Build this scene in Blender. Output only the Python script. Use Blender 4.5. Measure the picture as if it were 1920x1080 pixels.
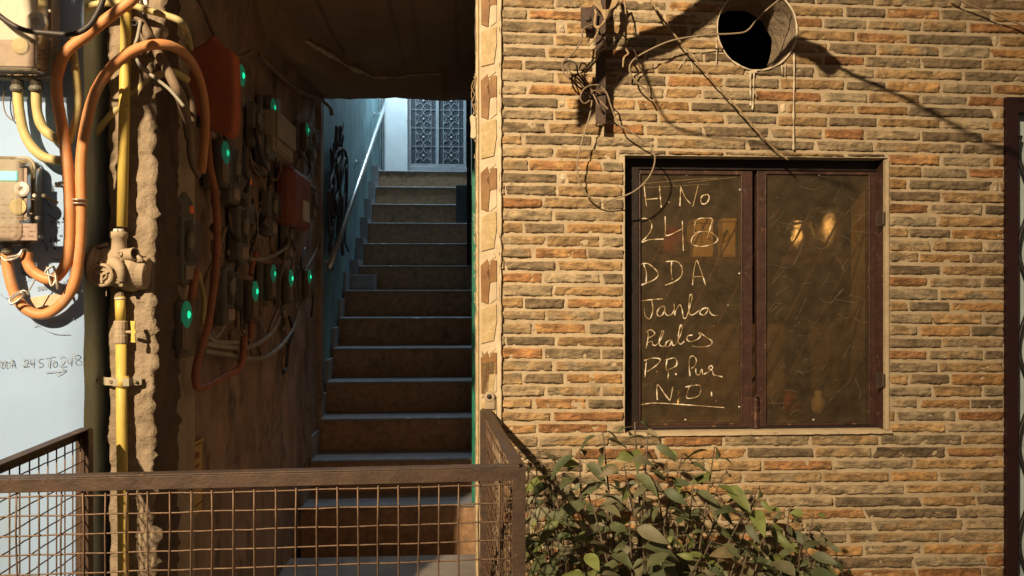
import bpy, math, random
from mathutils import Vector, noise as mnoise, Matrix
R = math.radians
random.seed(7)
for o in list(bpy.data.objects): bpy.data.objects.remove(o)
scene = bpy.context.scene
C = scene.collection
# ------------------------------------------------------------------ camera, world, lamps, exposure
EYE = 1.55; F = 1480.0
TH = math.atan(0.0625); CN, SN = math.cos(TH), math.sin(TH)
cam = bpy.data.cameras.new('camera'); cam.lens = 36*F/1920; cam.sensor_width = 36; cam.clip_end = 200; cam.clip_start = .02
co = bpy.data.objects.new('camera', cam); co.location = (0, 0, EYE); co.rotation_euler = (R(90), 0, 0)
C.objects.link(co); scene.camera = co
w = bpy.data.worlds.new('World'); scene.world = w; w.use_nodes = True
nt = w.node_tree; bg = nt.nodes['Background']
sky = nt.nodes.new('ShaderNodeTexSky'); sky.sky_type = 'NISHITA'; sky.sun_disc = False
sky.sun_elevation = R(-4); sky.sun_rotation = R(150)
mx = nt.nodes.new('ShaderNodeMix'); mx.data_type = 'RGBA'; mx.blend_type = 'ADD'; mx.inputs[0].default_value = 1
nt.links.new(sky.outputs[0], mx.inputs[6]); mx.inputs[7].default_value = (.95, .66, .46, 1)   # city glow of a night sky
nt.links.new(mx.outputs[2], bg.inputs[0]); bg.inputs[1].default_value = 0.135

def lamp(name, kind, loc, energy, col, size=.1, target=None, spot=None):
    l = bpy.data.lights.new(name, kind); l.energy = energy; l.color = col
    if kind == 'AREA': l.size = size
    else: l.shadow_soft_size = size
    o = bpy.data.objects.new(name, l); o.location = loc; C.objects.link(o)
    if target is not None:
        d = Vector(target)-Vector(loc); o.rotation_euler = d.to_track_quat('-Z', 'Y').to_euler()
    if spot: l.spot_size = R(spot[0]); l.spot_blend = spot[1]
    return o
street = lamp('street_light', 'SPOT', (-2.30, -2.75, 4.25), 3150, (1, .755, .465), .06, (-.80, 2.2, 2.0), (54, 1.0))
stair_l = lamp('stairwell_light', 'AREA', (-.8, 6.8, 4.7), 30, (.55, .80, 1.0), .5, (-.75, 6.2, 0))
door_l = lamp('landing_light', 'POINT', (-1.1, 7.6, 3.9), 34, (.62, .86, 1.0), .08)
vs = scene.view_settings; vs.view_transform = 'Standard'; vs.look = 'None'; vs.exposure = 0; vs.gamma = 1
scene.cycles.max_bounces = 8; scene.cycles.transparent_max_bounces = 16; scene.cycles.sample_clamp_indirect = 4

# ------------------------------------------------------------------ geometry helpers (local frame s, t, z : the house stands a few degrees turned)
def PT(px, py, T):                      # point on the frontal plane t = T
    u = (px-960)/F; D = T/(CN-u*SN)
    return (D*(u*CN+SN), T, EYE-(py-540)/F*D)
def PS(px, py, S):                      # point on the side plane s = S
    u = (px-960)/F; D = S/(u*CN+SN)
    return (S, D*(CN-u*SN), EYE-(py-540)/F*D)
def wl(p): return (p[0]*CN-p[1]*SN, p[0]*SN+p[1]*CN, p[2])
def nz(x, y, z, s=1): return mnoise.noise(Vector((x*s, y*s, z*s)))
def cat(pts, n=6, closed=False):
    P = [Vector(p) for p in pts]
    if len(P) < 3 or n < 2: return P
    out = []; m = len(P)
    rng = range(m if closed else m-1)
    for i in rng:
        g = (lambda k: P[k % m]) if closed else (lambda k: P[max(0, min(m-1, k))])
        a, b, c, d = g(i-1), g(i), g(i+1), g(i+2)
        for k in range(n):
            t = k/n
            out.append(.5*((2*b)+(c-a)*t+(2*a-5*b+4*c-d)*t*t+(3*b-a-3*c+d)*t**3))
    if not closed: out.append(P[-1])
    return out
class G:
    def __init__(s): s.v = []; s.f = []; s.c = []
    def add(s, vs, fs, col=None):
        b = len(s.v); s.v += [tuple(v) for v in vs]
        for f in fs: s.f.append(tuple(i+b for i in f)); s.c.append(col)
    def box(s, a, b, col=None):
        x0, x1 = sorted((a[0], b[0])); y0, y1 = sorted((a[1], b[1])); z0, z1 = sorted((a[2], b[2]))
        s.add([(x0,y0,z0),(x1,y0,z0),(x1,y1,z0),(x0,y1,z0),(x0,y0,z1),(x1,y0,z1),(x1,y1,z1),(x0,y1,z1)],
              [(0,3,2,1),(4,5,6,7),(0,1,5,4),(1,2,6,5),(2,3,7,6),(3,0,4,7)], col)
    def bar(s, p, q, wd, dp, up=(0,0,1), col=None):      # a rectangular bar from p to q
        p, q = Vector(p), Vector(q); d = (q-p).normalized(); up = Vector(up)
        if abs(d.dot(up)) > .98: up = Vector((0,1,0))
        x = d.cross(up).normalized()*wd/2; y = x.cross(d).normalized()*dp/2
        vs = [e+sx*x+sy*y for e in (p, q) for sx, sy in ((-1,-1),(1,-1),(1,1),(-1,1))]
        s.add(vs, [(0,3,2,1),(4,5,6,7),(0,1,5,4),(1,2,6,5),(2,3,7,6),(3,0,4,7)], col)
    def tube(s, pts, r, n=8, closed=False, col=None, flat=1, jit=0):
        P = [Vector(p) for p in pts]; m = len(P); vs = []; prev = None
        for i in range(m):
            a = P[i-1] if (i or closed) else P[0]; b = P[(i+1) % m] if (i < m-1 or closed) else P[-1]
            d = (b-a); d = d.normalized() if d.length > 1e-9 else Vector((0,0,1))
            if prev is None:
                prev = d.orthogonal().normalized()
            nx = (prev-d*prev.dot(d)); nx = nx.normalized() if nx.length > 1e-6 else d.orthogonal().normalized()
            prev = nx; ny = d.cross(nx)
            ri = r(i/(m-1 or 1)) if callable(r) else r
            if jit: ri *= 1+jit*nz(P[i].x, P[i].y, P[i].z, 60)
            for k in range(n):
                a_ = 2*math.pi*k/n; o_ = nx*math.cos(a_)*ri+ny*math.sin(a_)*ri
                o_ = Vector((o_.x, o_.y*flat, o_.z)); vs.append(P[i]+o_)
        fs = []
        for i in range(m if closed else m-1):
            for k in range(n):
                j = (i+1) % m; l = (k+1) % n
                fs.append((i*n+k, i*n+l, j*n+l, j*n+k))
        if not closed: fs.append(tuple(range(n))[::-1]); fs.append(tuple((m-1)*n+k for k in range(n)))
        s.add(vs, fs, col)
    def lathe(s, o, axis, prof, n=20, col=None):         # prof: (distance along axis, radius)
        o = Vector(o); ax = Vector(axis).normalized(); x = ax.orthogonal().normalized(); y = ax.cross(x)
        vs = []; m = len(prof)
        for h, r in prof:
            for k in range(n):
                a = 2*math.pi*k/n; vs.append(o+ax*h+x*math.cos(a)*r+y*math.sin(a)*r)
        fs = [(i*n+k, i*n+(k+1) % n, (i+1)*n+(k+1) % n, (i+1)*n+k) for i in range(m-1) for k in range(n)]
        fs += [tuple(range(n))[::-1], tuple((m-1)*n+k for k in range(n))]
        s.add(vs, fs, col)
    def prism(s, poly, t0, t1, col=None):                # polygon in (s,z) thickened along t
        n = len(poly); vs = [(p[0], t0, p[1]) for p in poly]+[(p[0], t1, p[1]) for p in poly]
        s.add(vs, [tuple(range(n)), tuple(range(n, 2*n))[::-1]]+[(i, i+n, (i+1) % n+n, (i+1) % n) for i in range(n)], col)
    def build(s, name, m, parent=None, smooth=False, bevel=0, world=False):
        me = bpy.data.meshes.new(name)
        o0 = Vector(parent['_o']) if parent is not None and '_o' in parent else Vector((0,0,0))
        par_empty = parent is not None
        if not par_empty:
            n = max(1, len(s.v)); cx = sum(v[0] for v in s.v)/n; cy = sum(v[1] for v in s.v)/n; cz = min(v[2] for v in s.v)
            o0 = Vector((cx, cy, cz))
        me.from_pydata([tuple(Vector(v)-o0) for v in s.v], [], s.f)
        if any(c is not None for c in s.c):
            ca = me.color_attributes.new('Col', 'FLOAT_COLOR', 'CORNER'); k = 0
            for p, c in zip(me.polygons, s.c):
                c = c or (.5,.5,.5)
                for _ in range(p.loop_total): ca.data[k].color = (c[0], c[1], c[2], 1); k += 1
        me.validate()
        if smooth:
            for p in me.polygons: p.use_smooth = True
        me.materials.append(m)
        o = bpy.data.objects.new(name, me); C.objects.link(o)
        if par_empty: o.parent = parent; o['_o'] = tuple(o0)
        else: o.location = wl(o0); o.rotation_euler = (0,0,TH); o['_o'] = tuple(o0)
        if bevel:
            b = o.modifiers.new('bevel', 'BEVEL'); b.width = bevel; b.segments = 2; b.limit_method = 'ANGLE'; b.angle_limit = R(40)
        return o
def tag(o, label=None, cat_=None, group=None, kind=None):
    if label: o['label'] = label
    if cat_: o['category'] = cat_
    if group: o['group'] = group
    if kind: o['kind'] = kind
    return o
def thing(name, label, cat_, loc, group=None, kind=None):
    o = bpy.data.objects.new(name, None); C.objects.link(o); o.empty_display_size = .05
    o.location = wl(loc); o.rotation_euler = (0,0,TH); o['_o'] = tuple(loc)
    return tag(o, label, cat_, group, kind)
def proto(name, label, cat_, group=None):                # built round its own origin, placed afterwards
    o = bpy.data.objects.new(name, None); C.objects.link(o); o['_o'] = (0,0,0); o.empty_display_size = .05
    return tag(o, label, cat_, group)
def put(o, loc, rz=0, tilt=0, sc=None):
    o.location = wl(loc); o.rotation_euler = (0, tilt, TH+rz)
    if sc: o.scale = sc
def kids(o): return [c for c in bpy.data.objects if c.parent == o]
def copy_tree(o, parent=None):
    c = o.copy(); C.objects.link(c)
    if parent is not None: c.parent = parent
    for k in kids(o): copy_tree(k, c)
    return c

# ------------------------------------------------------------------ materials
def mat(name, c1, c2=None, rough=.7, metal=0, scale=8, bump=.3, bscale=60, spots=None, vcol=False, emit=0, detail=6, stretch=None, spec=.4, trans=0, lo=.35, hi=.65, bdist=.004):
    m = bpy.data.materials.new(name); m.use_nodes = True; n = m.node_tree; N = n.nodes; L = n.links
    b = N['Principled BSDF']; b.inputs['Roughness'].default_value = rough; b.inputs['Metallic'].default_value = metal
    b.inputs['Specular IOR Level'].default_value = spec
    tc = N.new('ShaderNodeTexCoord'); co_ = tc.outputs['Object']
    if stretch:
        mp = N.new('ShaderNodeMapping'); mp.inputs['Scale'].default_value = stretch; L.new(co_, mp.inputs[0]); co_ = mp.outputs[0]
    def noise(sc, dt=detail, rg=.6):
        q = N.new('ShaderNodeTexNoise'); q.inputs['Scale'].default_value = sc; q.inputs['Detail'].default_value = dt; q.inputs['Roughness'].default_value = rg
        L.new(co_, q.inputs['Vector']); return q
    q = noise(scale)
    rp = N.new('ShaderNodeMapRange'); rp.inputs[1].default_value = lo; rp.inputs[2].default_value = hi; L.new(q.outputs[0], rp.inputs[0])
    mxn = N.new('ShaderNodeMix'); mxn.data_type = 'RGBA'; L.new(rp.outputs[0], mxn.inputs[0])
    c2 = c2 or tuple(x*.75 for x in c1)
    mxn.inputs[6].default_value = (*c1, 1); mxn.inputs[7].default_value = (*c2, 1); col = mxn.outputs[2]
    if vcol:
        at = N.new('ShaderNodeVertexColor'); at.layer_name = 'Col'
        mu = N.new('ShaderNodeMix'); mu.data_type = 'RGBA'; mu.blend_type = 'MULTIPLY'; mu.inputs[0].default_value = 1
        L.new(at.outputs[0], mu.inputs[6]); L.new(col, mu.inputs[7]); col = mu.outputs[2]
    for sp in (spots or []):                              # (colour, scale, threshold, softness)
        k = noise(sp[1], 8, .7); r2 = N.new('ShaderNodeMapRange'); r2.inputs[1].default_value = sp[2]; r2.inputs[2].default_value = sp[2]+sp[3]; L.new(k.outputs[0], r2.inputs[0])
        m2 = N.new('ShaderNodeMix'); m2.data_type = 'RGBA'; L.new(r2.outputs[0], m2.inputs[0]); L.new(col, m2.inputs[6]); m2.inputs[7].default_value = (*sp[0], 1); col = m2.outputs[2]
    L.new(col, b.inputs['Base Color'])
    if bump:
        k = noise(bscale, 8, .65); bp = N.new('ShaderNodeBump'); bp.inputs['Strength'].default_value = bump; bp.inputs['Distance'].default_value = bdist
        L.new(k.outputs[0], bp.inputs['Height']); L.new(bp.outputs[0], b.inputs['Normal'])
    if emit: L.new(col, b.inputs['Emission Color']); b.inputs['Emission Strength'].default_value = emit
    if trans: b.inputs['Transmission Weight'].default_value = trans
    return m
def glassy(name, tint, dust, dcol, scratch=True, gcap=.9, rough=.12):
    m = bpy.data.materials.new(name); m.use_nodes = True; n = m.node_tree; N = n.nodes; L = n.links
    out = N['Material Output']; N.remove(N['Principled BSDF'])
    tr = N.new('ShaderNodeBsdfTransparent'); tr.inputs[0].default_value = (*tint, 1)
    df = N.new('ShaderNodeBsdfDiffuse'); df.inputs[0].default_value = (*dcol, 1)
    gs = N.new('ShaderNodeBsdfGlossy'); gs.inputs['Roughness'].default_value = rough
    fr = N.new('ShaderNodeFresnel'); fr.inputs[0].default_value = 1.45
    tc = N.new('ShaderNodeTexCoord')
    q = N.new('ShaderNodeTexNoise'); q.inputs['Scale'].default_value = 24; q.inputs['Detail'].default_value = 10; q.inputs['Roughness'].default_value = .7; L.new(tc.outputs['Object'], q.inputs[0])
    mr = N.new('ShaderNodeMapRange'); mr.inputs[1].default_value = .36; mr.inputs[2].default_value = .66; mr.inputs[3].default_value = dust*.65; mr.inputs[4].default_value = dust*1.3; L.new(q.outputs[0], mr.inputs[0])
    fac = mr.outputs[0]
    if scratch:
        for ang, sc in ((.15, 9), (-.9, 14), (1.0, 11), (.05, 22), (2.2, 16)):
            mp = N.new('ShaderNodeMapping'); mp.inputs['Rotation'].default_value = (0, ang, 0); mp.inputs['Scale'].default_value = (1.2*sc*.3, 1, 60*sc*.3)
            L.new(tc.outputs['Object'], mp.inputs[0])
            k = N.new('ShaderNodeTexNoise'); k.inputs['Scale'].default_value = 1; k.inputs['Detail'].default_value = 2; L.new(mp.outputs[0], k.inputs[0])
            r2 = N.new('ShaderNodeMapRange'); r2.inputs[1].default_value = .70; r2.inputs[2].default_value = .78; r2.inputs[4].default_value = .13; L.new(k.outputs[0], r2.inputs[0])
            ad = N.new('ShaderNodeMath'); ad.operation = 'ADD'; ad.use_clamp = True; L.new(fac, ad.inputs[0]); L.new(r2.outputs[0], ad.inputs[1]); fac = ad.outputs[0]
    m1 = N.new('ShaderNodeMixShader'); L.new(fac, m1.inputs[0]); L.new(tr.outputs[0], m1.inputs[1]); L.new(df.outputs[0], m1.inputs[2])
    mn = N.new('ShaderNodeMath'); mn.operation = 'MINIMUM'; L.new(fr.outputs[0], mn.inputs[0]); mn.inputs[1].default_value = gcap
    m2 = N.new('ShaderNodeMixShader'); L.new(mn.outputs[0], m2.inputs[0]); L.new(m1.outputs[0], m2.inputs[1]); L.new(gs.outputs[0], m2.inputs[2])
    L.new(m2.outputs[0], out.inputs[0]); return m
def emis(name, c, s):
    m = bpy.data.materials.new(name); m.use_nodes = True; b = m.node_tree.nodes['Principled BSDF']
    b.inputs['Base Color'].default_value = (*c, 1); b.inputs['Emission Color'].default_value = (*c, 1); b.inputs['Emission Strength'].default_value = s
    return m
M = {}
M['stone'] = mat('stone', (1.36,1.32,1.26), (.52,.51,.50), .72, scale=38, bump=1.0, bscale=70, vcol=True, stretch=(.5,1,1.3), spec=.35, spots=[((.13,.10,.07), 48, .60, .1), ((.52,.42,.29), 36, .65, .07), ((.20,.155,.10), 1.8, .54, .6)], bdist=.012)
M['mortar'] = mat('mortar', (.50,.405,.275), (.39,.31,.205), .9, scale=14, bump=.7, bscale=90, spots=[((.27,.21,.14), 22, .58, .1), ((.22,.17,.11), 1.8, .52, .5)])
M['plaster'] = mat('plaster', (.42,.35,.25), (.30,.24,.17), .92, scale=7, bump=.9, bscale=35, bdist=.01)
M['cream'] = mat('cream_marble', (.60,.50,.36), (.44,.355,.24), .5, scale=14, bump=.35, bscale=60)
M['tanstone'] = mat('tan_stone', (.52,.40,.22), (.40,.30,.15), .6, scale=60, bump=.5, bscale=110, spots=[((.62,.54,.40), 70, .6, .06)])
M['brownstone'] = mat('brown_stone', (.30,.17,.07), (.20,.10,.045), .45, scale=22, bump=.3, bscale=50)
M['bluewall'] = mat('pale_blue_paint', (.315,.46,.72), (.275,.41,.65), .75, scale=3, bump=.25, bscale=25, spots=[((.27,.36,.42), 3.5, .56, .2), ((.36,.42,.44), 9, .66, .05), ((.34,.30,.25), 30, .76, .03)])
M['greenshade'] = mat('weathered_blue_plaster', (.50,.60,.62), (.38,.46,.48), .85, scale=6, bump=.6, bscale=25, spots=[((.28,.31,.31), 9, .6, .1)])
M['stairwall'] = mat('teal_wall', (.21,.36,.39), (.12,.22,.25), .75, scale=3.2, bump=.35, bscale=22, stretch=(1,1,.35), spots=[((.34,.44,.45), 6, .58, .1), ((.07,.10,.11), 7, .60, .1)])
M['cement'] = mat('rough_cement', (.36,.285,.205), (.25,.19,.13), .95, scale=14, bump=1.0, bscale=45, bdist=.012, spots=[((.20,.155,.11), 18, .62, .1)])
M['soot'] = mat('grimy_passage_wall', (.37,.26,.19), (.20,.15,.115), .9, scale=6, bump=.9, bscale=26, stretch=(1,1,.75), spots=[((.09,.07,.055), 5, .52, .14), ((.37,.255,.17), 4, .60, .08), ((.22,.17,.13), 26, .64, .04)])
M['cementshade'] = mat('painted_shade_cement', (.15,.10,.07), (.09,.063,.046), .95, scale=9, bump=.9, bscale=40, bdist=.012)  # cement darkened: shade of the pillar's side is put into the colour
M['ceil'] = mat('dark_ceiling', (.34,.25,.165), (.25,.185,.125), .95, scale=3, bump=.8, bscale=18, bdist=.012, spots=[((.40,.33,.24), 9, .66, .08)])
M['ridge'] = mat('pale_plaster_edge', (.62,.52,.40), (.4,.33,.25), .95, scale=20, bump=.8, bscale=40)
M['riser'] = mat('brown_granite', (.50,.30,.17), (.26,.16,.09), .5, scale=30, bump=.15, bscale=120, spots=[((.46,.30,.17), 80, .62, .05), ((.12,.085,.06), 5, .56, .15)], lo=.3, hi=.7)
M['tread'] = mat('grey_marble_tread', (.34,.34,.35), (.26,.255,.26), .42, scale=9, bump=.2, bscale=50, spots=[((.18,.17,.16), 14, .62, .1)])
M['floor'] = mat('stone_floor', (.34,.29,.24), (.21,.175,.145), .7, scale=5, bump=.4, bscale=35, spots=[((.17,.14,.12), 7, .6, .12)])
M['asphalt'] = mat('ground', (.34,.31,.27), (.27,.245,.21), .95, scale=3, bump=.6, bscale=60)
M['rust'] = mat('rusty_brown_steel', (.085,.052,.035), (.05,.033,.024), .55, metal=.15, scale=22, bump=.45, bscale=90, spots=[((.17,.08,.04), 24, .60, .08), ((.045,.03,.025), 32, .66, .06), ((.33,.27,.22), 120, .74, .02)], spec=.5)
M['wire'] = mat('rusty_wire', (.20,.13,.085), (.12,.075,.05), .5, metal=.35, scale=40, bump=.3, bscale=150)
M['darkframe'] = mat('dark_brown_window_frame', (.075,.036,.026), (.042,.022,.018), .42, scale=16, bump=.3, bscale=60, spots=[((.20,.12,.08), 40, .68, .05), ((.36,.31,.26), 90, .75, .02)], spec=.5)
M['frameshade'] = mat('painted_shade_frame', (.022,.014,.012), (.013,.009,.008), .5, scale=16, bump=.3, bscale=60, spots=[((.14,.10,.08), 95, .75, .02)])  # near-black: the reveal's shadow on the frame is painted into its colour
M['doorframe'] = mat('shade_darkened_maroon_frame', (.030,.010,.011), (.02,.008,.009), .5, scale=10, bump=.3)  # maroon made darker, its shade put into the paint colour
M['sash'] = mat('maroon_sash_paint', (.066,.030,.022), (.036,.018,.014), .45, scale=18, bump=.6, bscale=60, spots=[((.17,.09,.055), 30, .58, .08), ((.42,.35,.29), 75, .70, .02)], spec=.5)
M['yellow'] = mat('yellow_pipe_paint', (.66,.50,.12), (.54,.40,.10), .5, scale=22, bump=.3, bscale=70, stretch=(1,1,.5), spots=[((.30,.22,.11), 20, .60, .07), ((.16,.13,.09), 34, .68, .05)])
M['orange'] = mat('orange_conduit', (.66,.30,.12), (.54,.23,.09), .5, scale=14, bump=.22, bscale=60, spots=[((.50,.36,.25), 12, .52, .2), ((.34,.17,.09), 26, .66, .08)])
M['orangedark'] = mat('dusty_orange_conduit', (.40,.14,.07), (.26,.10,.055), .6, scale=14, bump=.3, bscale=60)
M['greycable'] = mat('grey_cable', (.36,.34,.29), (.25,.23,.19), .6, scale=16, bump=.2, bscale=60)
M['yellowcable'] = mat('dull_yellow_conduit', (.60,.50,.20), (.42,.36,.20), .6, scale=9, bump=.2, bscale=60)
M['browncable'] = mat('dusty_brown_cable', (.25,.18,.12), (.16,.115,.08), .7, scale=16, bump=.3, bscale=60)
M['wirebrown'] = mat('weathered_wire', (.34,.27,.18), (.22,.17,.11), .6, scale=30, bump=.3, bscale=90)
M['blackcable'] = mat('dark_cable', (.055,.045,.04), (.03,.026,.024), .5, scale=16, bump=.2, bscale=60)
M['bundle'] = mat('dusty_black_cable', (.085,.085,.09), (.05,.05,.055), .75, scale=20, bump=.3)
M['rope'] = mat('tan_rope', (.46,.34,.20), (.30,.21,.12), .95, scale=60, bump=1, bscale=180)
M['casting'] = mat('dusty_cast_metal', (.42,.335,.235), (.33,.255,.175), .8, scale=18, bump=.5, bscale=70, spots=[((.20,.16,.12), 26, .66, .08)])
M['steel'] = mat('galvanised_steel', (.78,.79,.80), (.66,.67,.69), .34, metal=.9, scale=20, bump=.1)
M['clamp'] = mat('clamp_metal', (.62,.58,.52), (.45,.42,.38), .4, metal=.6, scale=30, bump=.2)
M['meterbase'] = mat('grey_meter_body', (.38,.36,.33), (.29,.275,.25), .5, scale=12, bump=.1, spots=[((.25,.2,.16), 20, .66, .08)])
M['meterdark'] = mat('dark_meter_body', (.16,.15,.13), (.10,.095,.085), .5, scale=12, bump=.15)
M['meterlabel'] = mat('meter_label', (.36,.27,.22), (.27,.20,.17), .6, scale=30, bump=0, spots=[((.16,.12,.11), 60, .60, .04)])
M['white'] = mat('white_plastic', (.66,.65,.61), (.58,.56,.52), .45, scale=10, bump=.05)
M['inkblack'] = mat('black_ink', (.025,.03,.05), None, .8, bump=0)
M['pencil'] = mat('grey_marker_ink', (.20,.23,.27), (.30,.36,.42), .8, scale=60, bump=0)
M['chalk'] = mat('chalk', (.88,.82,.72), (.50,.44,.35), .95, scale=220, bump=0, emit=0)
M['scratchmark'] = mat('scratch_mark', (.30,.235,.155), (.20,.155,.10), .7, scale=120, bump=0)
M['drip'] = mat('white_paint_drips', (.66,.58,.45), (.48,.40,.29), .7, scale=30, bump=.3)
M['cover'] = glassy('clear_meter_cover', (.90,.87,.82), .22, (.72,.64,.52), False, gcap=.45)
M['smallcover'] = glassy('dim_meter_cover', (.85,.83,.78), .08, (.3,.27,.22), False, gcap=.10)
M['pane'] = glassy('scratched_window_pane', (.78,.69,.54), .125, (.28,.22,.14), True, rough=.2)
M['lcd'] = emis('lit_cyan_display', (.12,.85,.70), 1.5)
M['led'] = emis('lit_green_display', (.01,.80,.38), 1.9)
M['leddim'] = emis('dim_green_display', (.01,.75,.40), 1.0); M['glow_ring_dim'] = emis('dim_painted_green_glow', (.01,.16,.09), .42)
M['glow_ring'] = emis('painted_green_glow', (.008,.17,.085), .55)
M['redled'] = emis('dim_red_indicator', (.55,.10,.02), .16)
M['redbox'] = mat('red_plastic', (.30,.095,.055), (.20,.07,.045), .55, scale=9, bump=.2)
M['redpanel'] = mat('red_orange_panel', (.50,.13,.05), (.36,.10,.045), .7, scale=9, bump=.25, bscale=40)
M['ivory'] = mat('ivory_plastic', (.40,.36,.27), (.31,.28,.20), .6, scale=9, bump=.15)
M['sign'] = mat('faded_yellow_notice', (.52,.36,.13), (.42,.28,.11), .8, scale=14, bump=.1)
M['signred'] = mat('faded_red_print', (.30,.07,.03), None, .8, bump=0)
M['leaf'] = None
M['twig'] = mat('dry_twig', (.16,.12,.08), (.09,.07,.05), .9, scale=30, bump=.4)
M['pot'] = mat('clay_pot', (.33,.15,.08), (.25,.11,.06), .85, scale=10, bump=.4)
M['black'] = mat('black_iron', (.022,.022,.025), (.014,.014,.016), .55, scale=16, bump=.2)
M['grille'] = mat('pale_grille_bars', (.34,.36,.38), (.25,.27,.29), .5, scale=16, bump=.1)
M['doorpanel'] = mat('grey_door_sheet', (.05,.056,.066), (.036,.04,.048), .6, scale=8, bump=.2)
M['whitewall'] = mat('whitewashed_wall', (.68,.70,.70), (.58,.60,.61), .8, scale=5, bump=.3, bscale=30, spots=[((.36,.38,.37), 7, .66, .08)])
M['green'] = mat('green_enamel', (.03,.26,.17), (.02,.18,.12), .4, scale=20, bump=.1, spots=[((.10,.10,.08), 30, .7, .05)])
M['cloth'] = mat('pale_paper', (.60,.52,.38), (.48,.40,.28), .9, scale=20, bump=.6, bscale=60)
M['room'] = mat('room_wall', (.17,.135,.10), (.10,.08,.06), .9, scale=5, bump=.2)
M['shelf'] = mat('shelf_wood', (.12,.075,.045), None, .7, scale=14, bump=.2)
M['tin'] = mat('yellow_tin', (.66,.52,.24), (.55,.42,.18), .45, scale=8, bump=0)
M['pots'] = mat('shiny_steel_pot', (.85,.82,.74), None, .16, metal=1, bump=.9, bscale=16, bdist=.01)
M['redbag'] = mat('red_bag', (.26,.05,.035), None, .6, bump=.4, bscale=20)
def leafmat():
    m = mat('dusty_leaf', (1,1,1), (.72,.70,.62), .5, scale=40, bump=.25, bscale=90, vcol=True, spec=.35, spots=[((.22,.20,.13), 70, .66, .1)])
    n = m.node_tree; b = n.nodes['Principled BSDF']; out = n.nodes['Material Output']
    tl = n.nodes.new('ShaderNodeBsdfTranslucent'); src = b.inputs['Base Color'].links[0].from_socket; n.links.new(src, tl.inputs[0])
    ms = n.nodes.new('ShaderNodeMixShader'); ms.inputs[0].default_value = .22
    n.links.new(b.outputs[0], ms.inputs[1]); n.links.new(tl.outputs[0], ms.inputs[2]); n.links.new(ms.outputs[0], out.inputs[0]); return m
M['leaf'] = leafmat()

# ------------------------------------------------------------------ setting: ground, platform
g = G(); g.box((-30,-30,-.3), (30,40,0)); tag(g.build('ground', M['asphalt']), kind='structure')
SL, SR = -.86, .082       # passage side walls
T0 = 2.2                  # the stone-clad front wall
ZP = EYE-.015-7*.19       # platform in front of the stairs
g = G(); g.box((-.92, 1.56, .003), (.10, 3.99, ZP)); tag(g.build('passage_floor', M['floor']), kind='structure')

# ------------------------------------------------------------------ stone-clad wall with window opening and round hole
wall = thing('stone_clad_wall', 'sunlike orange, grey and brown ledge stone wall around the brown window', 'wall', (.9, T0, 0))
wall['label'] = 'wall clad in narrow orange, grey and brown ledge stones around the brown window'
WX0, WT_, _ = 0, 0, 0
wl0 = PT(1172, 290, T0); wr0 = PT(1666, 293, T0); wb0 = PT(1400, 811, T0)
OX0, OX1, OZ1, OZ0 = wl0[0], wr0[0], wl0[2]-.001, wb0[2]
HC = PT(1419, 55, T0); HR = (.1145, .1165)              # hole centre, radii
def inhole(x, z, k=1.0): return ((x-HC[0])/HR[0])**2+((z-HC[2])/HR[1])**2 < k*k
def holepush(x, z):
    a, b = (x-HC[0])/HR[0], (z-HC[2])/HR[1]; r = math.hypot(a, b)
    if r < 1: x, z = HC[0]+a/r*HR[0], HC[2]+b/r*HR[1]
    return x, z
XL = PT(938, 500, T0)[0]; XR = PT(1884, 500, T0)[0]
ZTOP = 2.75
g = G()
XC = PT(893, 500, T0)[0]; zdoor = PT(1885, 190, T0)[2]
TB = 2.42
g.box((XC+.004, T0+.012, 0), (OX0, TB, OZ0)); g.box((OX0, T0+.012, 0), (OX1, TB, OZ0)); g.box((OX1, T0+.012, 0), (XR, TB, OZ0))
g.box((XC+.004, T0+.012, OZ0), (OX0, TB, OZ1)); g.box((OX1, T0+.012, OZ0), (XR, TB, OZ1))
hz0 = HC[2]-.13; g.box((XC+.004, T0+.012, OZ1), (XR, TB, hz0))
g.box((XC+.004, T0+.012, hz0), (HC[0]-.13, TB, 3.4)); g.box((HC[0]+.13, T0+.012, hz0), (XR, TB, 3.4)); g.box((HC[0]-.13, T0+.012, HC[2]+.13), (HC[0]+.13, TB, 3.4))
g.box((XC+.004, T0+.012, 3.4), (XR+1.2, TB, 6)); g.box((XR, T0+.0125, zdoor+.013), (XR+.28, T0+.0595, 3.4))
g.build('wall_core', M['plaster'], wall)
# mortar sheet with the openings
def sheet(x0, x1, z0, z1, dx, tfun):
    g_ = G(); nx = int((x1-x0)/dx)+1; nzn = int((z1-z0)/dx)+1; idx = {}; vs = []; fs = []
    for j in range(nzn+1):
        for i in range(nx+1):
            x = x0+(x1-x0)*i/nx; z = z0+(z1-z0)*j/nzn; idx[i, j] = len(vs); X, Z = holepush(x, z); vs.append((X, tfun(x, z), Z))
    for j in range(nzn):
        for i in range(nx):
            cx = x0+(x1-x0)*(i+.5)/nx; cz = z0+(z1-z0)*(j+.5)/nzn
            if inhole(cx, cz, 1): continue
            fs.append((idx[i, j], idx[i+1, j], idx[i+1, j+1], idx[i, j+1]))
    g_.add(vs, fs); return g_
gm = G()
mt = lambda x, z: T0+.004+.0022*nz(x, 3, z, 40)+.0015*nz(x, 9, z, 110)
for (a, b, c, d) in ((XL-.006, OX0, 0, OZ0), (OX0, OX1, 0, OZ0), (OX1, XR, 0, OZ0), (XL-.006, OX0, OZ0, OZ1), (OX1, XR, OZ0, OZ1), (XL-.006, XR, OZ1, ZTOP), (XR, XR+.25, PT(1885,190,T0)[2]+.012, ZTOP)):
    q = sheet(a, b, max(c, .55), d, .009, mt); gm.add(q.v, q.f)
gm.build('mortar', M['mortar'], wall, smooth=True)
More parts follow.
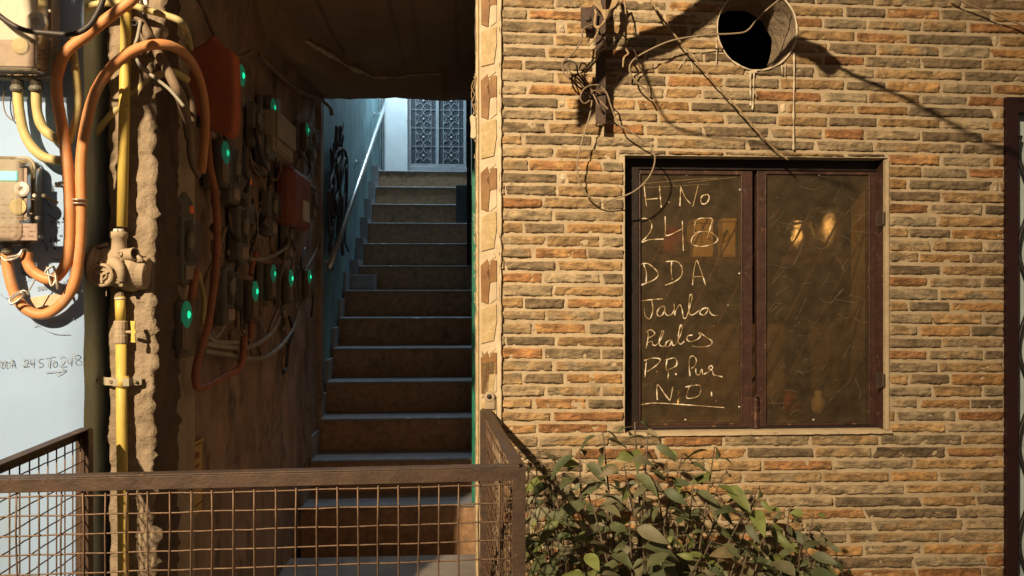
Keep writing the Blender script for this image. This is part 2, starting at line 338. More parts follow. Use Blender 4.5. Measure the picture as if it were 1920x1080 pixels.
# ledge stones, row after row as laid in the photograph
PAL = {'G': (.34,.275,.18), 'O': (.44,.265,.115), 'D': (.215,.165,.105), 'B': (.375,.255,.13), 'R': (.345,.18,.08), 'K': (.60,.50,.36)}
rows = [
 [('G',930,989),('O',992,1128),('G',1131,1245),('B',1248,1317),('G',1320,1415),('R',1418,1542),('G',1545,1627),('B',1630,1727),('G',1730,1813),('R',1818,1890)],
 [('D',930,1045),('K',1048,1060),('B',1063,1192),('O',1196,1291),('D',1295,1461),('K',1464,1474),('B',1477,1604),('O',1608,1701),('D',1705,1861),('K',1864,1874),('B',1876,1890)],
 [('G',930,1038),('B',1041,1108),('G',1112,1233),('B',1237,1358),('G',1362,1457),('B',1461,1552),('D',1556,1644),('B',1648,1762),('G',1766,1856),('O',1860,1890)],
 [('D',930,1024),('B',1028,1129),('R',1133,1208),('G',1212,1317),('D',1321,1442),('B',1449,1542),('R',1546,1620),('G',1624,1726),('D',1730,1842),('B',1847,1890)],
 [('B',930,980),('D',984,1112),('G',1116,1228),('B',1232,1400),('D',1404,1528),('G',1532,1639),('B',1643,1803),('D',1808,1890)],
 [('G',930,1039),('B',1043,1157),('D',1160,1250),('O',1254,1357),('G',1361,1460),('B',1464,1584),('D',1588,1661),('O',1665,1763),('G',1767,1858),('O',1862,1890)]]
Z0R = PT(1000, 168, T0)[2]; PITCH = .03515
gs = G(); rs = random.Random(3); ZDOOR = PT(1885,190,T0)[2]+.035
def stone(x0, x1, zc, h, kind, slope):
    base = PAL[kind]; k = rs.uniform(.84, 1.18); hue = rs.uniform(-.015, .05)
    col = (base[0]*k*(1+hue), base[1]*k, base[2]*k*(1-hue))
    k3 = rs.uniform(.72, 1.28); col2 = [min(.8, q*k3) for q in col]
    if kind == 'O' and rs.random() < .5: col2 = [PAL['R'][q]*1.1 for q in range(3)]
    if kind == 'B' and rs.random() < .4: col2 = [PAL['G'][q]*.95 for q in range(3)]
    if kind == 'G' and rs.random() < .3: col2 = [PAL['B'][q] for q in range(3)]
    dp = rs.uniform(.0040, .0072)*(.6 if kind == 'K' else 1)
    nx = max(4, int((x1-x0)/.0040)); nzz = 7; sd = rs.uniform(0, 99)
    ze = [0, .075, .24, .42, .58, .76, .925, 1]
    cut0 = rs.choice([0, 0, 0, .5, -.5])*h; cut1 = rs.choice([0, 0, 0, .4, -.4])*h
    tilt = rs.uniform(-.08, .08)
    vs = []; fs = []
    ups = rs.uniform(0, .12); taper = rs.choice([0, 0, .25, -.25])
    for j in range(nzz+1):
        v = ze[j]
        for i in range(nx+1):
            u = i/nx
            x = x0+(x1-x0)*u+(cut0*(v-.5) if u < .02 else 0)+(cut1*(v-.5) if u > .98 else 0)
            x += .0016*nz(sd, v*3, 1) if i in (0, nx) else 0
            hh = h*(1-abs(taper)*(u if taper > 0 else 1-u)*.6)
            wob = .0026*nz(x*24+sd, 5+j, 0)+.0014*nz(x*90+sd, 5+j, 3)
            z = zc+(v-.5)*hh+(wob if j in (0, nzz) else 0)+(.0012*nz(x*80, sd, v) if 0 < j < nzz else 0)
            z -= slope*(x-.2)
            edge = min(min(u, 1-u)*(x1-x0)/.0022, min(v, 1-v)*h/.0022, 1)
            prof = edge**.5
            rough = .0034*nz(x*22+sd, z*60, sd)+.0030*nz(x*70, z*120, sd)+.0022*nz(x*160, z*200, sd)
            t = T0+.0045-(dp+rough+.003*tilt*(v-.5)*4)*prof if edge > 0 else T0+.008
            if 0 < edge and nz(x*30+sd, z*42, 7) > .30: t += .0028
            x, z = holepush(x, z)
            vs.append((x, t, z))
    b = len(gs.v); gs.v += vs
    for j in range(nzz):
        for i in range(nx):
            a = [vs[j*(nx+1)+i], vs[(j+1)*(nx+1)+i+1]]; cx = (a[0][0]+a[1][0])/2; cz = (a[0][2]+a[1][2])/2
            if inhole(cx, cz, 1.005): continue
            gs.f.append((b+j*(nx+1)+i, b+j*(nx+1)+i+1, b+(j+1)*(nx+1)+i+1, b+(j+1)*(nx+1)+i))
            f_ = max(0, min(1, .5+1.6*nz(cx*22+sd, cz*30, 3))); gs.c.append(tuple(col[q]*(1-f_)+col2[q]*f_ for q in range(3)))
LFT = {2: [('G',930,946),('D',949,1043),('B',1046,1168)], 3: [('R',941,1017),('G',1020,1126),('D',1130,1210)], 4: [('G',942,1037),('B',1041,1180)], 5: [('B',930,980),('D',983,1059),('O',1063,1168)], 0: [('G',930,1023),('B',1026,1126),('G',1129,1200)], 1: [('B',930,998),('O',1003,1100),('D',1103,1210)]}
RGT = {2: [('D',1667,1765),('B',1768,1890)], 3: [('R',1667,1740),('G',1744,1842),('D',1847,1890)], 4: [('G',1667,1759),('B',1763,1890)], 5: [('B',1667,1703),('D',1707,1781),('O',1786,1890)], 0: [('G',1667,1747),('B',1751,1842),('G',1846,1890)], 1: [('B',1667,1722),('O',1727,1819),('D',1822,1890)]}
def genrow(a, b):
    out = []; last = ''
    while a < b-8:
        w_ = rs.uniform(85, 175); k = rs.choice([q for q in 'GGGBBBODRD' if q != last]); last = k
        if b-a-w_ < 40: w_ = b-a
        out.append((k, a, a+w_)); a += w_+rs.uniform(3, 5)
    return out
for i in range(-13, 44):
    zc = Z0R-PITCH*i; zr = zc
    if zr < .56: break
    row = rows[i % 6]
    if i < 8: seq = row[:-1]+[(row[-1][0], row[-1][1], min(1990, row[-1][1]+130))]+[(('O','B','G')[i % 3], row[-1][1]+134, 2080)]
    elif i < 26:
        seq = LFT[i % 6]+genrow(LFT[i % 6][-1][2]+4, 1664)+RGT[i % 6]
    else: seq = genrow(930-rs.uniform(0, 90), 1890)
    h = PITCH*rs.uniform(.76, .88)
    for k, a, b in seq:
        x0 = PT(a+rs.uniform(-1.5,1.5), 500, T0)[0]; x1 = PT(b+rs.uniform(-1.5,1.5), 500, T0)[0]
        x0 = max(x0, XL+.002); x1 = min(x1, XR-.001 if zc < ZDOOR else XR+.24)
        if x1-x0 < .006: continue
        hh = h*rs.uniform(.9, 1.08); zz = zc+rs.uniform(-.0012, .0012)
        zs = zz-.009*((x0+x1)/2-.2)
        segs = [(x0, x1)]
        if x1 > OX0+.004 and x0 < OX1-.004:
            if zs+hh/2 > OZ1+.010 and zs-hh/2 < OZ1+.003: d_ = OZ1+.003-(zs-hh/2); hh -= d_; zz += d_/2; zs += d_/2
            if zs-hh/2 < OZ0-.014 and zs+hh/2 > OZ0-.006: d_ = zs+hh/2-(OZ0-.006); hh -= d_; zz -= d_/2; zs -= d_/2
        if zs+hh/2 > OZ0-.0055 and zs-hh/2 < OZ1+.0025:
            segs = []
            if x0 < OX0-.004: segs.append((x0, min(x1, OX0-.003)))
            if x1 > OX1+.008: segs.append((max(x0, OX1+.003), x1))
        for (p, q) in segs:
            if q-p > .006: stone(p, q, zz, hh, k, .009)
gs.build('ledge_stones', M['stone'], wall, smooth=True)
# rim, bore and duct of the hole
ring = [(HC[0]+HR[0]*1.01*math.cos(a)*(1+.012*nz(math.cos(a)*3, math.sin(a)*3, 0)), T0-.003+.002*nz(math.cos(a)*4, math.sin(a)*4, 5), HC[2]+HR[1]*1.01*math.sin(a)) for a in [2*math.pi*k/72 for k in range(72)]]
g = G(); g.tube(ring, .0026, 6, closed=True, jit=.9); g.build('hole_rim', M['drip'], wall, smooth=True)
g = G(); n = 48; vs = []; fs = []
for j in range(9):
    for k in range(n):
        a = 2*math.pi*k/n; r = 1+.06*min(1,j)*nz(math.cos(a)*4, math.sin(a)*4, j*.8)
        vs.append((HC[0]+HR[0]*r*math.cos(a)*(1-.03*j/8), T0-.002+.17*j/8, HC[2]+HR[1]*r*math.sin(a)*(1-.03*j/8)))
for j in range(8):
    for k in range(n): fs.append((j*n+k, j*n+(k+1) % n, (j+1)*n+(k+1) % n, (j+1)*n+k))
g.add(vs, fs); g.build('hole_bore', M['cement'], wall, smooth=True)
g = G(); g.box((HC[0]-.35, TB+.28, HC[2]-.30), (HC[0]+.35, TB+.30, HC[2]+.3)); g.box((HC[0]-.35, TB, HC[2]-.32), (HC[0]+.35, TB+.30, HC[2]-.3)); g.box((HC[0]-.37, TB, HC[2]-.32), (HC[0]-.35, TB+.30, HC[2]+.32)); g.box((HC[0]+.35, TB, HC[2]-.32), (HC[0]+.37, TB+.30, HC[2]+.32)); g.box((HC[0]-.35, TB, HC[2]+.3), (HC[0]+.35, TB+.30, HC[2]+.32)); g.build('hole_back', M['black'], wall)
# paint drips below the hole
g = G()
for (pts, r) in (([(1407,132),(1407,160),(1408,198)],.0030), ([(1414,134),(1413,170),(1411,206)],.0026), ([(1466,122),(1467,140)],.0016), ([(1473,118),(1472,143)],.0018),
                 ([(1489,100),(1489,150),(1488,210),(1488,281)],.0030), ([(1343,70),(1344,95),(1343,118)],.0022), ([(1400,133),(1407,136),(1419,133)],.0042),
                 ([(1272,128),(1283,112),(1295,100),(1302,108)],.0013), ([(1296,118),(1300,134)],.0018), ([(1252,165),(1246,178)],.0012), ([(1240,192),(1234,202)],.001), ([(1414,170),(1420,182)],.0015)):
    p = [PT(a, b, T0-.0065) for a, b in pts]; g.tube(cat(p, 14), r*.85, 6, flat=.22, jit=1.5)
g.build('paint_drip', M['drip'], wall, smooth=True)
# end strip of broken marble pieces beside the passage
strip = thing('mosaic_corner_strip', 'tall corner strip of broken cream and brown marble pieces beside the passage', 'wall trim', PT(915, 1000, T0))
cs = lambda px, py, t=T0: PT(px, py, t)
g = G()
x0, x1 = cs(893,500)[0], cs(936,500)[0]
vs = []; fs = []; NZ = 160
for j in range(NZ+1):
    z = .25+2.5*j/NZ
    xa = x0+.0025*nz(1, z, 0, 30)+(.003*nz(2, z, 0, 90))
    vs += [(xa, T0+.20, z), (xa, T0-.004, z), (x0+.006, T0-.006, z), (x1, T0-.006+.001*nz(3, z, 0, 50), z), (x1+.001, T0+.012, z)]
for j in range(NZ):
    for k in range(4): fs.append((j*5+k, j*5+k+1, (j+1)*5+k+1, (j+1)*5+k))
g.add(vs, fs); g.build('mortar_bed', M['cream'], strip, smooth=False)
gc, gt, gb = ('cream_piece', 'cream'), ('tan_piece', 'tanstone'), ('brown_piece', 'brownstone')
def piece(gg, poly, d=.0035):
    g_ = G(); p = [cs(a, b)[::2] for a, b in poly]; g_.prism(p, T0-.0062-d, T0-.004); g_.build(gg[0], M[gg[1]], strip, bevel=.001)
for k in range(-1, 6):                                   # pieces repeat about every 172 px
    o = 172.5*k-7
    if k >= 4: continue
    piece(gb, [(901,160+o),(914,147+o),(919,180+o),(915,232+o),(902,227+o)])
    piece(gt, [(902,242+o),(916,236+o),(930,231+o),(931,262+o),(926,300+o),(902,306+o)])
    piece(gb, [(912,345+o-172),(921,322+o-172),(931,322+o-172),(931,362+o-172),(918,364+o-172)])
    piece(gc, [(902,312+o),(925,306+o),(930,316+o),(912,330+o),(903,352+o)], .002)
    piece(gc, [(921,180+o),(931,178+o),(931,222+o),(919,232+o)], .002)
piece(gt, [(902,680),(928,676),(929,700),(924,735),(903,745)]); piece(gc, [(902,655),(912,668),(903,675)], .002)
for z in range(5):
    o = 770+z*75; piece(gt if z % 2 else gb, [(902,o+10),(928,o),(930,o+50),(915,o+66),(903,o+60)])
g = G()   # thin wooden batten and crumbled edge along the corner
g.box((x0+.0008, T0-.010, .3), (x0+.0065, T0-.0062, 2.75)); g.build('edge_batten', M['tanstone'], strip, bevel=.001)
g = G(); pp = [(x1+.003+.002*nz(0, z, 1, 30), T0-.0055, z) for z in [.3+.016*k for k in range(150)]]; g.tube(pp, .0038, 6, jit=1.2); g.build('plaster_bead', M['cream'], strip, smooth=True)
g = G(); rr = random.Random(5)
for k in range(46):
    z = rr.choice([rr.uniform(1.5, 1.75), rr.uniform(1.95, 2.15), rr.uniform(1.2, 2.7)]); a = Vector((x0, T0-.003, z))
    q = [a, a+Vector((-rr.uniform(.002,.006), -.002, rr.uniform(-.006,.006))), a+Vector((-rr.uniform(.003,.009), -.003, rr.uniform(-.012,.012)))]
    g = G(); g.tube(q, .0009, 4); g.build('plaster_crumb', M['cream'], strip)
g = G()
a = cs(882, 220, T0-.004); b = cs(893, 262, T0-.004)
poly = [cs(*p)[::2] for p in ((881,222),(884,216),(892,221),(893,258),(888,262),(882,259),(883,240))]
g.prism(poly, T0-.012, T0-.006)
o = g.build('paper_bundle', M['cloth'], bevel=.002); tag(o, 'small pale crumpled packet stuck on the edge of the mosaic corner strip', 'packet')
g = G()
for pts in ([(888,150),(884,165),(890,178),(885,192),(889,206),(886,218)], [(892,140),(889,160),(884,175),(886,190)], [(884,200),(890,195),(893,205),(889,214)]):
    g.tube(cat([cs(p, q, T0-.010) for p, q in pts], 6), .0013, 5)
tag(g.build('wire_scrap', M['rope'], smooth=True), 'curly scrap of thin wire above the pale packet on the corner', 'wire')

# ------------------------------------------------------------------ window
win = thing('shuttered_window', 'brown steel two-leaf window with scratched brown panes and chalk address', 'window', (OX0+.36, T0, OZ0))
TF = T0+.056
g = G()
fx0, fx1 = OX0, OX1-.0005
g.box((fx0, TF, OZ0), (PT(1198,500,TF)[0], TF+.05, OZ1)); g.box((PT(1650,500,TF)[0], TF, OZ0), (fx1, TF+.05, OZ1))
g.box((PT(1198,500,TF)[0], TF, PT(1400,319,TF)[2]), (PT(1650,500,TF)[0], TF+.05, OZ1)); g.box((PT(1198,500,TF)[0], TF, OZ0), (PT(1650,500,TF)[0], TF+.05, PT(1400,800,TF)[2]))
fr = g.build('frame', M['frameshade'], win, bevel=.0015)
g = G(); g.box((OX1-.006, T0+.0165, OZ0+.001), (OX1-.0008, TF-.0005, OZ1-.002)); g.build('jamb_lining', M['sash'], win, bevel=.001)
g = G(); g.box((OX1-.008, T0-.002, OZ0+.002), (OX1+.002, T0+.016, OZ1-.004)); g.build('plaster_reveal', M['mortar'], win, bevel=.002)
g = G(); vs = []; fs = []
for k in range(61):
    x = OX0-.012+(OX1-OX0+.02)*k/60; vs += [(x, T0-.006-.002*nz(x,0,0,40), OZ0+.001+.001*nz(x,1,0,60)), (x, T0-.008-.003*nz(x,0,1,40), OZ0-.006-.002*nz(x,4,0,50)), (x, T0+.05, OZ0+.0005)]
for k in range(60): fs += [(k*3, k*3+3, k*3+4, k*3+1), (k*3+2, k*3+5, k*3+3, k*3)]
g.add(vs, fs); g.build('sill_mortar', M['mortar'], win, smooth=True)
def leafw(x0p, x1p, y0p, y1p, T, sw, rw, tf):
    lf = thing('tmp', None, None, PT((x0p+x1p)/2, y1p, T)); lf.parent = win; lf.location = Vector(lf['_o'])-Vector(win['_o']); lf.rotation_euler = (0,0,0); lf.name = 'window_leaf'
    x0, _, z1 = PT(x0p, y0p, T); x1, _, z0 = PT(x1p, y1p, T)
    g = G()
    g.box((x0, T, z0), (x0+sw[0], T+.022, z1)); g.box((x1-sw[1], T, z0), (x1, T+.022, z1))
    g.box((x0+sw[0], T, z1-rw[0]), (x1-sw[1], T+.022, z1)); g.box((x0+sw[0], T, z0), (x1-sw[1], T+.022, z0+rw[1]))
    # raised beads along the inside edge
    for (a, b) in (((x0+sw[0]-.004, T-.003, z0+rw[1]), (x0+sw[0], T, z1-rw[0])), ((x1-sw[1], T-.003, z0+rw[1]), (x1-sw[1]+.004, T, z1-rw[0]))): g.box(a, b)
    g.box((x0+sw[0], T-.003, z0+rw[1]-.004), (x1-sw[1], T, z0+rw[1]))
    s = g.build('sash', M['sash'], lf, bevel=.0012)
    g = G(); g.box((x0+sw[0], T+.006, z0+rw[1]), (x1-sw[1], T+.009, z1-rw[0])); p = g.build('pane', M['pane'], lf)
    return lf, (x0+sw[0], x1-sw[1], z0+rw[1], z1-rw[0]), T+.006
TS = TF+.003
LL, lp, TP = leafw(1197, 1411, 319, 806, TS, (.006,.034), (.011,.021), 0)
RL, rp_, TP = leafw(1420, 1650, 319, 806, TS+.002, (.026,.034), (.011,.021), 0)
for lf, pts in ((LL, [(1287,328),(1387,356),(1386,513),(1285,787),(1386,763)]), (RL, [(1536,328),(1631,362),(1629,538),(1525,787),(1629,772)])):
    for a, b in pts:
        g = G(); g.lathe(PT(a, b, TP-.0005), (0,-1,0), [(0,.0035),(.002,.0035),(.0035,.0022),(.004,.0005)], 10); g.build('screw', M['clamp'], lf, smooth=True)
g = G(); a = PT(1415,742,TS); b = PT(1415,808,TS)
g.tube([(a[0], TS-.008, a[2]), (a[0], TS-.008, b[2])], .0062, 12); g.tube([(a[0], TS-.008, a[2]-.004), (a[0]-.002, TS-.02, a[2]+.003)], .0035, 8)
for z in (a[2]-.012, a[2]-.035, b[2]+.014): g.lathe((a[0], TS-.008, z-.004), (0,0,1), [(0,.0085),(.008,.0085)], 12)
g.box((a[0]-.012, TS-.004, b[2]+.004), (a[0]+.012, TS-.0005, a[2]-.004))
g.build('bolt', M['sash'], RL, smooth=False, bevel=.001)
for y in (410, 713):
    TS_ = TS; TS = T0+.010; g = G(); c = PT(1652, y, TS)
    g.box((c[0]-.016, TS-.003, c[2]-.022), (c[0]+.004, TS-.0003, c[2]+.022)); g.tube([(c[0]+.003, TS-.007, c[2]-.018), (c[0]+.003, TS-.007, c[2]+.018)], .0052, 10)
    g.tube([(c[0]+.006, TS-.004, c[2]+.016), (c[0]+.015, T0+.002, c[2]+.016)], .003, 6); g.tube([(c[0]+.006, TS-.004, c[2]-.016), (c[0]+.015, T0+.002, c[2]-.016)], .003, 6)
    g.build('hinge', M['rust'], RL, bevel=.001); TS = TS_
# chalk writing on the left pane
def z3(l, by): return [[(1150+a/3.724, by+b/3.724) for a, b in s] for s in l]
CH = z3([[(215,285),(222,360),(232,435)],[(226,387),(310,380)],[(322,288),(328,370),(335,442)],[(383,400),(391,412)],
 [(470,295),(468,360),(465,432)],[(470,300),(500,370),(537,415)],[(592,290),(575,360),(555,435)],[(648,352),(622,362),(611,388),(618,415),(640,418),(662,398),(669,368),(655,352),(640,360)],
 [(175,540),(205,520),(245,527),(268,560),(262,605),(230,650),(198,682),(205,684),(255,668),(350,664)],
 [(362,505),(364,580),(372,640),(480,593)],[(482,538),(485,640),(489,745)],
 [(655,655),(675,590),(690,525),(640,518),(590,525),(568,560),(563,622)],[(563,622),(600,612),(680,616),(728,662),(700,695),(620,716),(560,705),(545,680),(560,640),(605,612)],
 [(210,835),(230,900),(228,975)],[(185,841),(240,835),(298,880),(313,915),(280,950),(195,985)],
 [(408,820),(404,880),(412,948)],[(365,822),(440,820),(478,860),(475,920),(430,960),(362,986)],
 [(553,985),(562,890),(580,815),(600,850),(645,988)],[(556,926),(627,925)]], 270)
CH += z3([[(180,92),(260,82),(345,75)],[(268,85),(276,150),(262,205),(245,215),(222,190),(215,145)],
 [(356,128),(322,140),(305,175),(322,198),(350,178),(360,135),(364,178),(385,192),(410,180),(425,150)],[(425,110),(428,190),(440,150),(465,118),(480,150),(490,208),(512,200),(540,110),(550,60),(540,44),(530,75),(528,150),(536,186),(565,182),(600,155)],
 [(652,138),(620,148),(604,175),(630,190),(655,165),(660,140),(680,178),(705,192),(732,190)],
 [(240,300),(243,340),(230,422)],[(228,308),(262,292),(290,320),(250,348)],[(242,380),(270,372),(275,395),(300,398),(335,350),(352,305),(340,302),(324,350),(322,395),(345,408),(365,400)],
 [(402,362),(372,378),(366,408),(392,405),(408,370),(415,400),(440,388),(468,330),(480,285),(472,258),(458,300),(453,370),(470,392),(496,372)],
 [(552,328),(522,335),(514,360),(540,374),(585,360),(608,335),(597,314),(612,318),(650,345),(688,372),(672,402),(600,412),(550,404)],
 [(232,500),(226,560),(221,625)],[(215,506),(280,489),(328,500),(300,540),(238,583)],[(299,580),(306,588)],
 [(376,498),(368,560),(384,590),(380,636)],[(368,502),(430,489),(440,540),(372,576)],[(430,595),(440,602),(432,608)],
 [(535,615),(530,550),(533,492),(555,474),(579,500),(570,540),(545,562)],[(576,560),(578,598),(600,606),(618,568),(624,604)],[(632,602),(665,585),(693,558),(682,543),(664,560),(690,578),(700,605),(725,612),(762,621)],
 [(307,782),(304,730),(306,680),(320,684),(355,735),(386,776),(398,776),(415,690)],[(450,737),(457,741)],
 [(530,690),(516,730),(513,764),(540,771),(592,755),(611,720),(606,682),(560,680),(503,692)],[(685,725),(687,755)],
 [(120,828),(200,814),(280,803),(400,808),(600,822),(775,835)],[(798,117),(803,121)],[(700,264),(708,268)],[(715,786),(722,790)]], 540)
def strokes(lines, T, r, smooth=6, jit=.7):
    g = G()
    for l in lines:
        p = [PT(a, b, T) for a, b in l]
        g.tube(cat(p, smooth) if len(p) > 2 else p, r, 5, flat=.3, jit=jit)
    return g
strokes(CH, TP-.0016, .0016, 9, 1.2).build('chalk_writing', M['chalk'], LL)
# scratches across the top of the left pane
g = strokes([[(1200,345),(1300,336),(1345,335)],[(1290,342),(1380,332)],[(1205,352),(1330,345)],[(1245,330),(1270,352)],[(1225,322),(1390,327)]], TP-.0008, .00035, 2)
g.build('scratch', M['chalk'], LL)
rsx = random.Random(33)
for lf_, xa_, xb_, ya_, yb_, n_ in ((RL, 1446, 1622, 335, 780, 70), (LL, 1206, 1380, 335, 780, 45)):
    L_ = []
    for k in range(n_):
        x = rsx.uniform(xa_, xb_); y = rsx.uniform(ya_, yb_); an = rsx.choice([rsx.uniform(-.3, .3), rsx.uniform(-1.3, -.7), rsx.uniform(0, 3.1)]); ln = rsx.uniform(8, 46); cv = rsx.uniform(-8, 8)
        q = [(x-math.cos(an)*ln/2, y-math.sin(an)*ln/2), (x+cv*math.sin(an), y+cv*math.cos(an)), (x+math.cos(an)*ln/2, y+math.sin(an)*ln/2)]
        L_.append([(max(xa_-4, min(xb_+8, a_)), max(ya_-4, min(yb_+6, b_))) for a_, b_ in q])
    strokes(L_, TP-.0007, .00028, 4, .9).build('scratch', M['scratchmark'], lf_)
# diagonal grille behind the glass
g = G()
for k in range(-4, 12):
    a = PT(1180+k*62, 800, T0+.135); b = (a[0]+.36, T0+.135, a[2]+.66)
    zmax, zmin = OZ1, OZ0; xa, xb = OX0, OX1
    f0 = max(0, (xa-a[0])/.36); f1 = min(1, (xb-a[0])/.36)
    if f1 <= f0: continue
    P0 = Vector(a).lerp(Vector(b), f0); P1 = Vector(a).lerp(Vector(b), f1); g.bar(P0, P1, .004, .007, up=(0,1,0))
g.build('diagonal_grille', M['wire'], win)
# room behind with shelf and kitchen things
rx0, rx1, rt = OX0-.12, OX1+.12, T0+.62
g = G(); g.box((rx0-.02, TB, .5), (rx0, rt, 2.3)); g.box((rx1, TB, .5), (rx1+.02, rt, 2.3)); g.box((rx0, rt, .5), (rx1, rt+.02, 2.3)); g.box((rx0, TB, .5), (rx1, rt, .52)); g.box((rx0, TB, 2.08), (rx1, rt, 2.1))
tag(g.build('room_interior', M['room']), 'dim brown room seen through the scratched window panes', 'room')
sh = thing('kitchen_shelf', 'dark wooden shelf seen dimly through the window panes', 'shelf', (.7, rt-.2, 1.0))
TSH = T0+.24
zsh1 = PT(1400, 482, TSH)[2]; zsh2 = PT(1400, 778, TSH)[2]
for z in (zsh1, zsh2):
    g = G(); g.box((rx0, TSH-.02, z-.02), (rx1, rt, z)); g.build('board', M['shelf'], sh)
def inside(name, label, cat_, g, m, **k): return tag(g.build(name, M[m], **k), label, cat_)
g = G(); a = PT(1304,418,TSH); b = PT(1342,482,TSH); g.box((a[0], TSH+.02, zsh1), (b[0], TSH+.1, a[2])); g.box((a[0]-.003, TSH+.017, a[2]), (b[0]+.003, TSH+.103, a[2]+.014))
inside('storage_tin', 'wide pale yellow tin behind the chalked 8 on the upper shelf', 'tin', g, 'tin', bevel=.004)
g = G(); a = PT(1360,415,TSH); b = PT(1384,480,TSH); g.box((a[0], TSH+.02, zsh1), (b[0], TSH+.08, a[2])); g.box((a[0]-.003, TSH+.017, a[2]), (b[0]+.003, TSH+.083, a[2]+.012))
inside('storage_tin', 'narrow pale yellow tin near the right edge of the left pane', 'tin', g, 'tin', bevel=.004)
g = G(); c = PT(1262,465,TSH); g.lathe((c[0], TSH+.05, zsh1), (0,0,1), [(0,.045),(.02,.06),(.06,.055),(.09,.035),(.1,.02)], 16)
inside('red_bag', 'dark red bag behind the chalked 4 on the upper shelf', 'bag', g, 'redbag', smooth=True)
for i, (px, r, hgt, lab) in enumerate(((1512,.05,.13,'left shiny steel pot on the shelf behind the right window pane'), (1572,.055,.18,'taller shiny steel pot on the shelf behind the right window pane'))):
    g = G(); c = PT(px,480,TSH); g.lathe((c[0], TSH+.06, zsh1), (0,0,1), [(0,r*.8),(.01,r),(hgt*.7,r*1.02),(hgt*.78,r*.8),(hgt*.85,r*.85),(hgt*.9,r*.95),(hgt,.01)], 24)
    tag(g.build('steel_pot', M['pots'], smooth=True), lab, 'pot', 'steel pots on the upper shelf')
g = G(); c = PT(1485,778,TSH); g.lathe((c[0], TSH+.05, zsh2), (0,0,1), [(0,.04),(.02,.05),(.05,.04),(.07,.02),(.075,.005)], 16)
inside('red_bowl', 'small dark red heap on the lower shelf behind the right pane', 'bowl', g, 'redbag', smooth=True)
g = G(); c = PT(1545,778,TSH); g.lathe((c[0], TSH+.04, zsh2), (0,0,1), [(0,.02),(.01,.022),(.04,.022),(.05,.012),(.07,.012)], 14)
inside('small_bottle', 'tiny pale bottle standing next to the red heap on the lower shelf', 'bottle', g, 'white', smooth=True)
g = G()
for px in (1227, 1277):
    c = PT(px, 778, TSH); g = G(); g.lathe((c[0], TSH+.03, zsh2), (0,0,1), [(0,.016),(.05,.016),(.055,.01),(.08,.01)], 14)
    tag(g.build('steel_jar', M['pots'], smooth=True), 'small steel jar shining above the chalk underline, '+('left one' if px == 1227 else 'right one'), 'jar', 'steel jars on the lower shelf')

# ------------------------------------------------------------------ door at the right edge
dr = thing('grille_door', 'shade-darkened maroon door frame with twisted bar grille at the right edge', 'door', (XR+.3, T0, 0))
zt = PT(1885, 190, T0)[2]
g = G(); vs = []; fs = []; NZ = 70
for j in range(NZ+1):
    z = .02+(zt-.02)*j/NZ; w1 = .0012*nz(z, 0, 0, 25)
    vs += [(XR-.001+w1, T0+.05, z), (XR-.001+w1, T0-.012, z), (XR+.033+w1, T0-.012, z), (XR+.037, T0+.05, z)]
for j in range(NZ):
    for k in range(3): fs.append((j*4+k, j*4+k+1, (j+1)*4+k+1, (j+1)*4+k))
g.add(vs, fs); g.box((XR-.001, T0-.0125, zt-.0), (XR+1.0, T0+.05, zt+.010)); g.box((XR+.034, T0-.010, zt-.03), (XR+.95, T0+.045, zt-.0005))
g.box((XR+.95, T0-.012, .02), (XR+1.0, T0+.05, zt))
g.build('frame', M['doorframe'], dr)
g = G(); g.box((XR+.04, T0+.035, .03), (XR+.95, T0+.05, zt-.03)); g.build('sheet', M['greenshade'], dr)
for k in range(9):
    g = G(); x = XR+.062+k*.105
    pts = [(x+.017*math.sin((z-.3)*2*math.pi/.285), T0+.005+.006*math.cos((z-.3)*2*math.pi/.285), z) for z in [.05+.018*j for j in range(int((zt-.12)/.018))]]
    g.tube(pts, .006, 6); g.build('grille_bar', M['black'], dr, smooth=True)
g = G(); g.box((XR+.0, T0+.06, 0), (XR+1.3, TB, 3.4)); g.box((XR+1.0, T0, 0), (XR+1.3, T0+.06, 3.4)); g.box((XR+.281, T0+.004, zt+.0105), (XR+1.0, T0+.059, 3.4))
tag(g.build('neighbour_wall', M['plaster']), 'plain plaster wall around the grille door at the right edge', 'wall')

# ------------------------------------------------------------------ passage: side walls, building mass above, ceiling
def rough_wall(S, t0, t1, z0, z1, amp, dt, sgn, f=6):
    g = G(); nt_ = max(2, int((t1-t0)/dt)); nn = max(2, int((z1-z0)/dt)); vs = []; fs = []
    for j in range(nn+1):
        for i in range(nt_+1):
            t = t0+(t1-t0)*i/nt_; z = z0+(z1-z0)*j/nn
            vs.append((S+sgn*amp*(nz(1, t, z, f)+.5*nz(2, t, z, f*3)), t, z))
    for j in range(nn):
        for i in range(nt_): fs.append((j*(nt_+1)+i, j*(nt_+1)+i+1, (j+1)*(nt_+1)+i+1, (j+1)*(nt_+1)+i))
    g.add(vs, fs); return g
lw = thing('passage_left_wall', 'grimy brown wall carrying electricity meters along the left of the passage', 'wall', (SL, 3.5, 0))
rough_wall(SL, 2.30, 4.78, ZP-.01, 2.9, .007, .035, 1).build('plaster_face', M['soot'], lw, smooth=True)
g = G(); g.box((SL-.5, 2.42, 0), (SL-.03, 4.8, 6)); g.build('wall_core', M['plaster'], lw)
g = G(); g.box((SL-.03, 4.74, ZP), (SL+.022, 4.84, 2.9)); g.build('pilaster', M['soot'], lw, bevel=.006)
sw = thing('stairwell_left_wall', 'weathered teal wall beside the handrail of the upper stairs', 'wall', (SL, 6.5, 0))
rough_wall(SL-.004, 4.80, 9.2, ZP, 6, .006, .06, 1).build('plaster_face', M['stairwall'], sw, smooth=True)
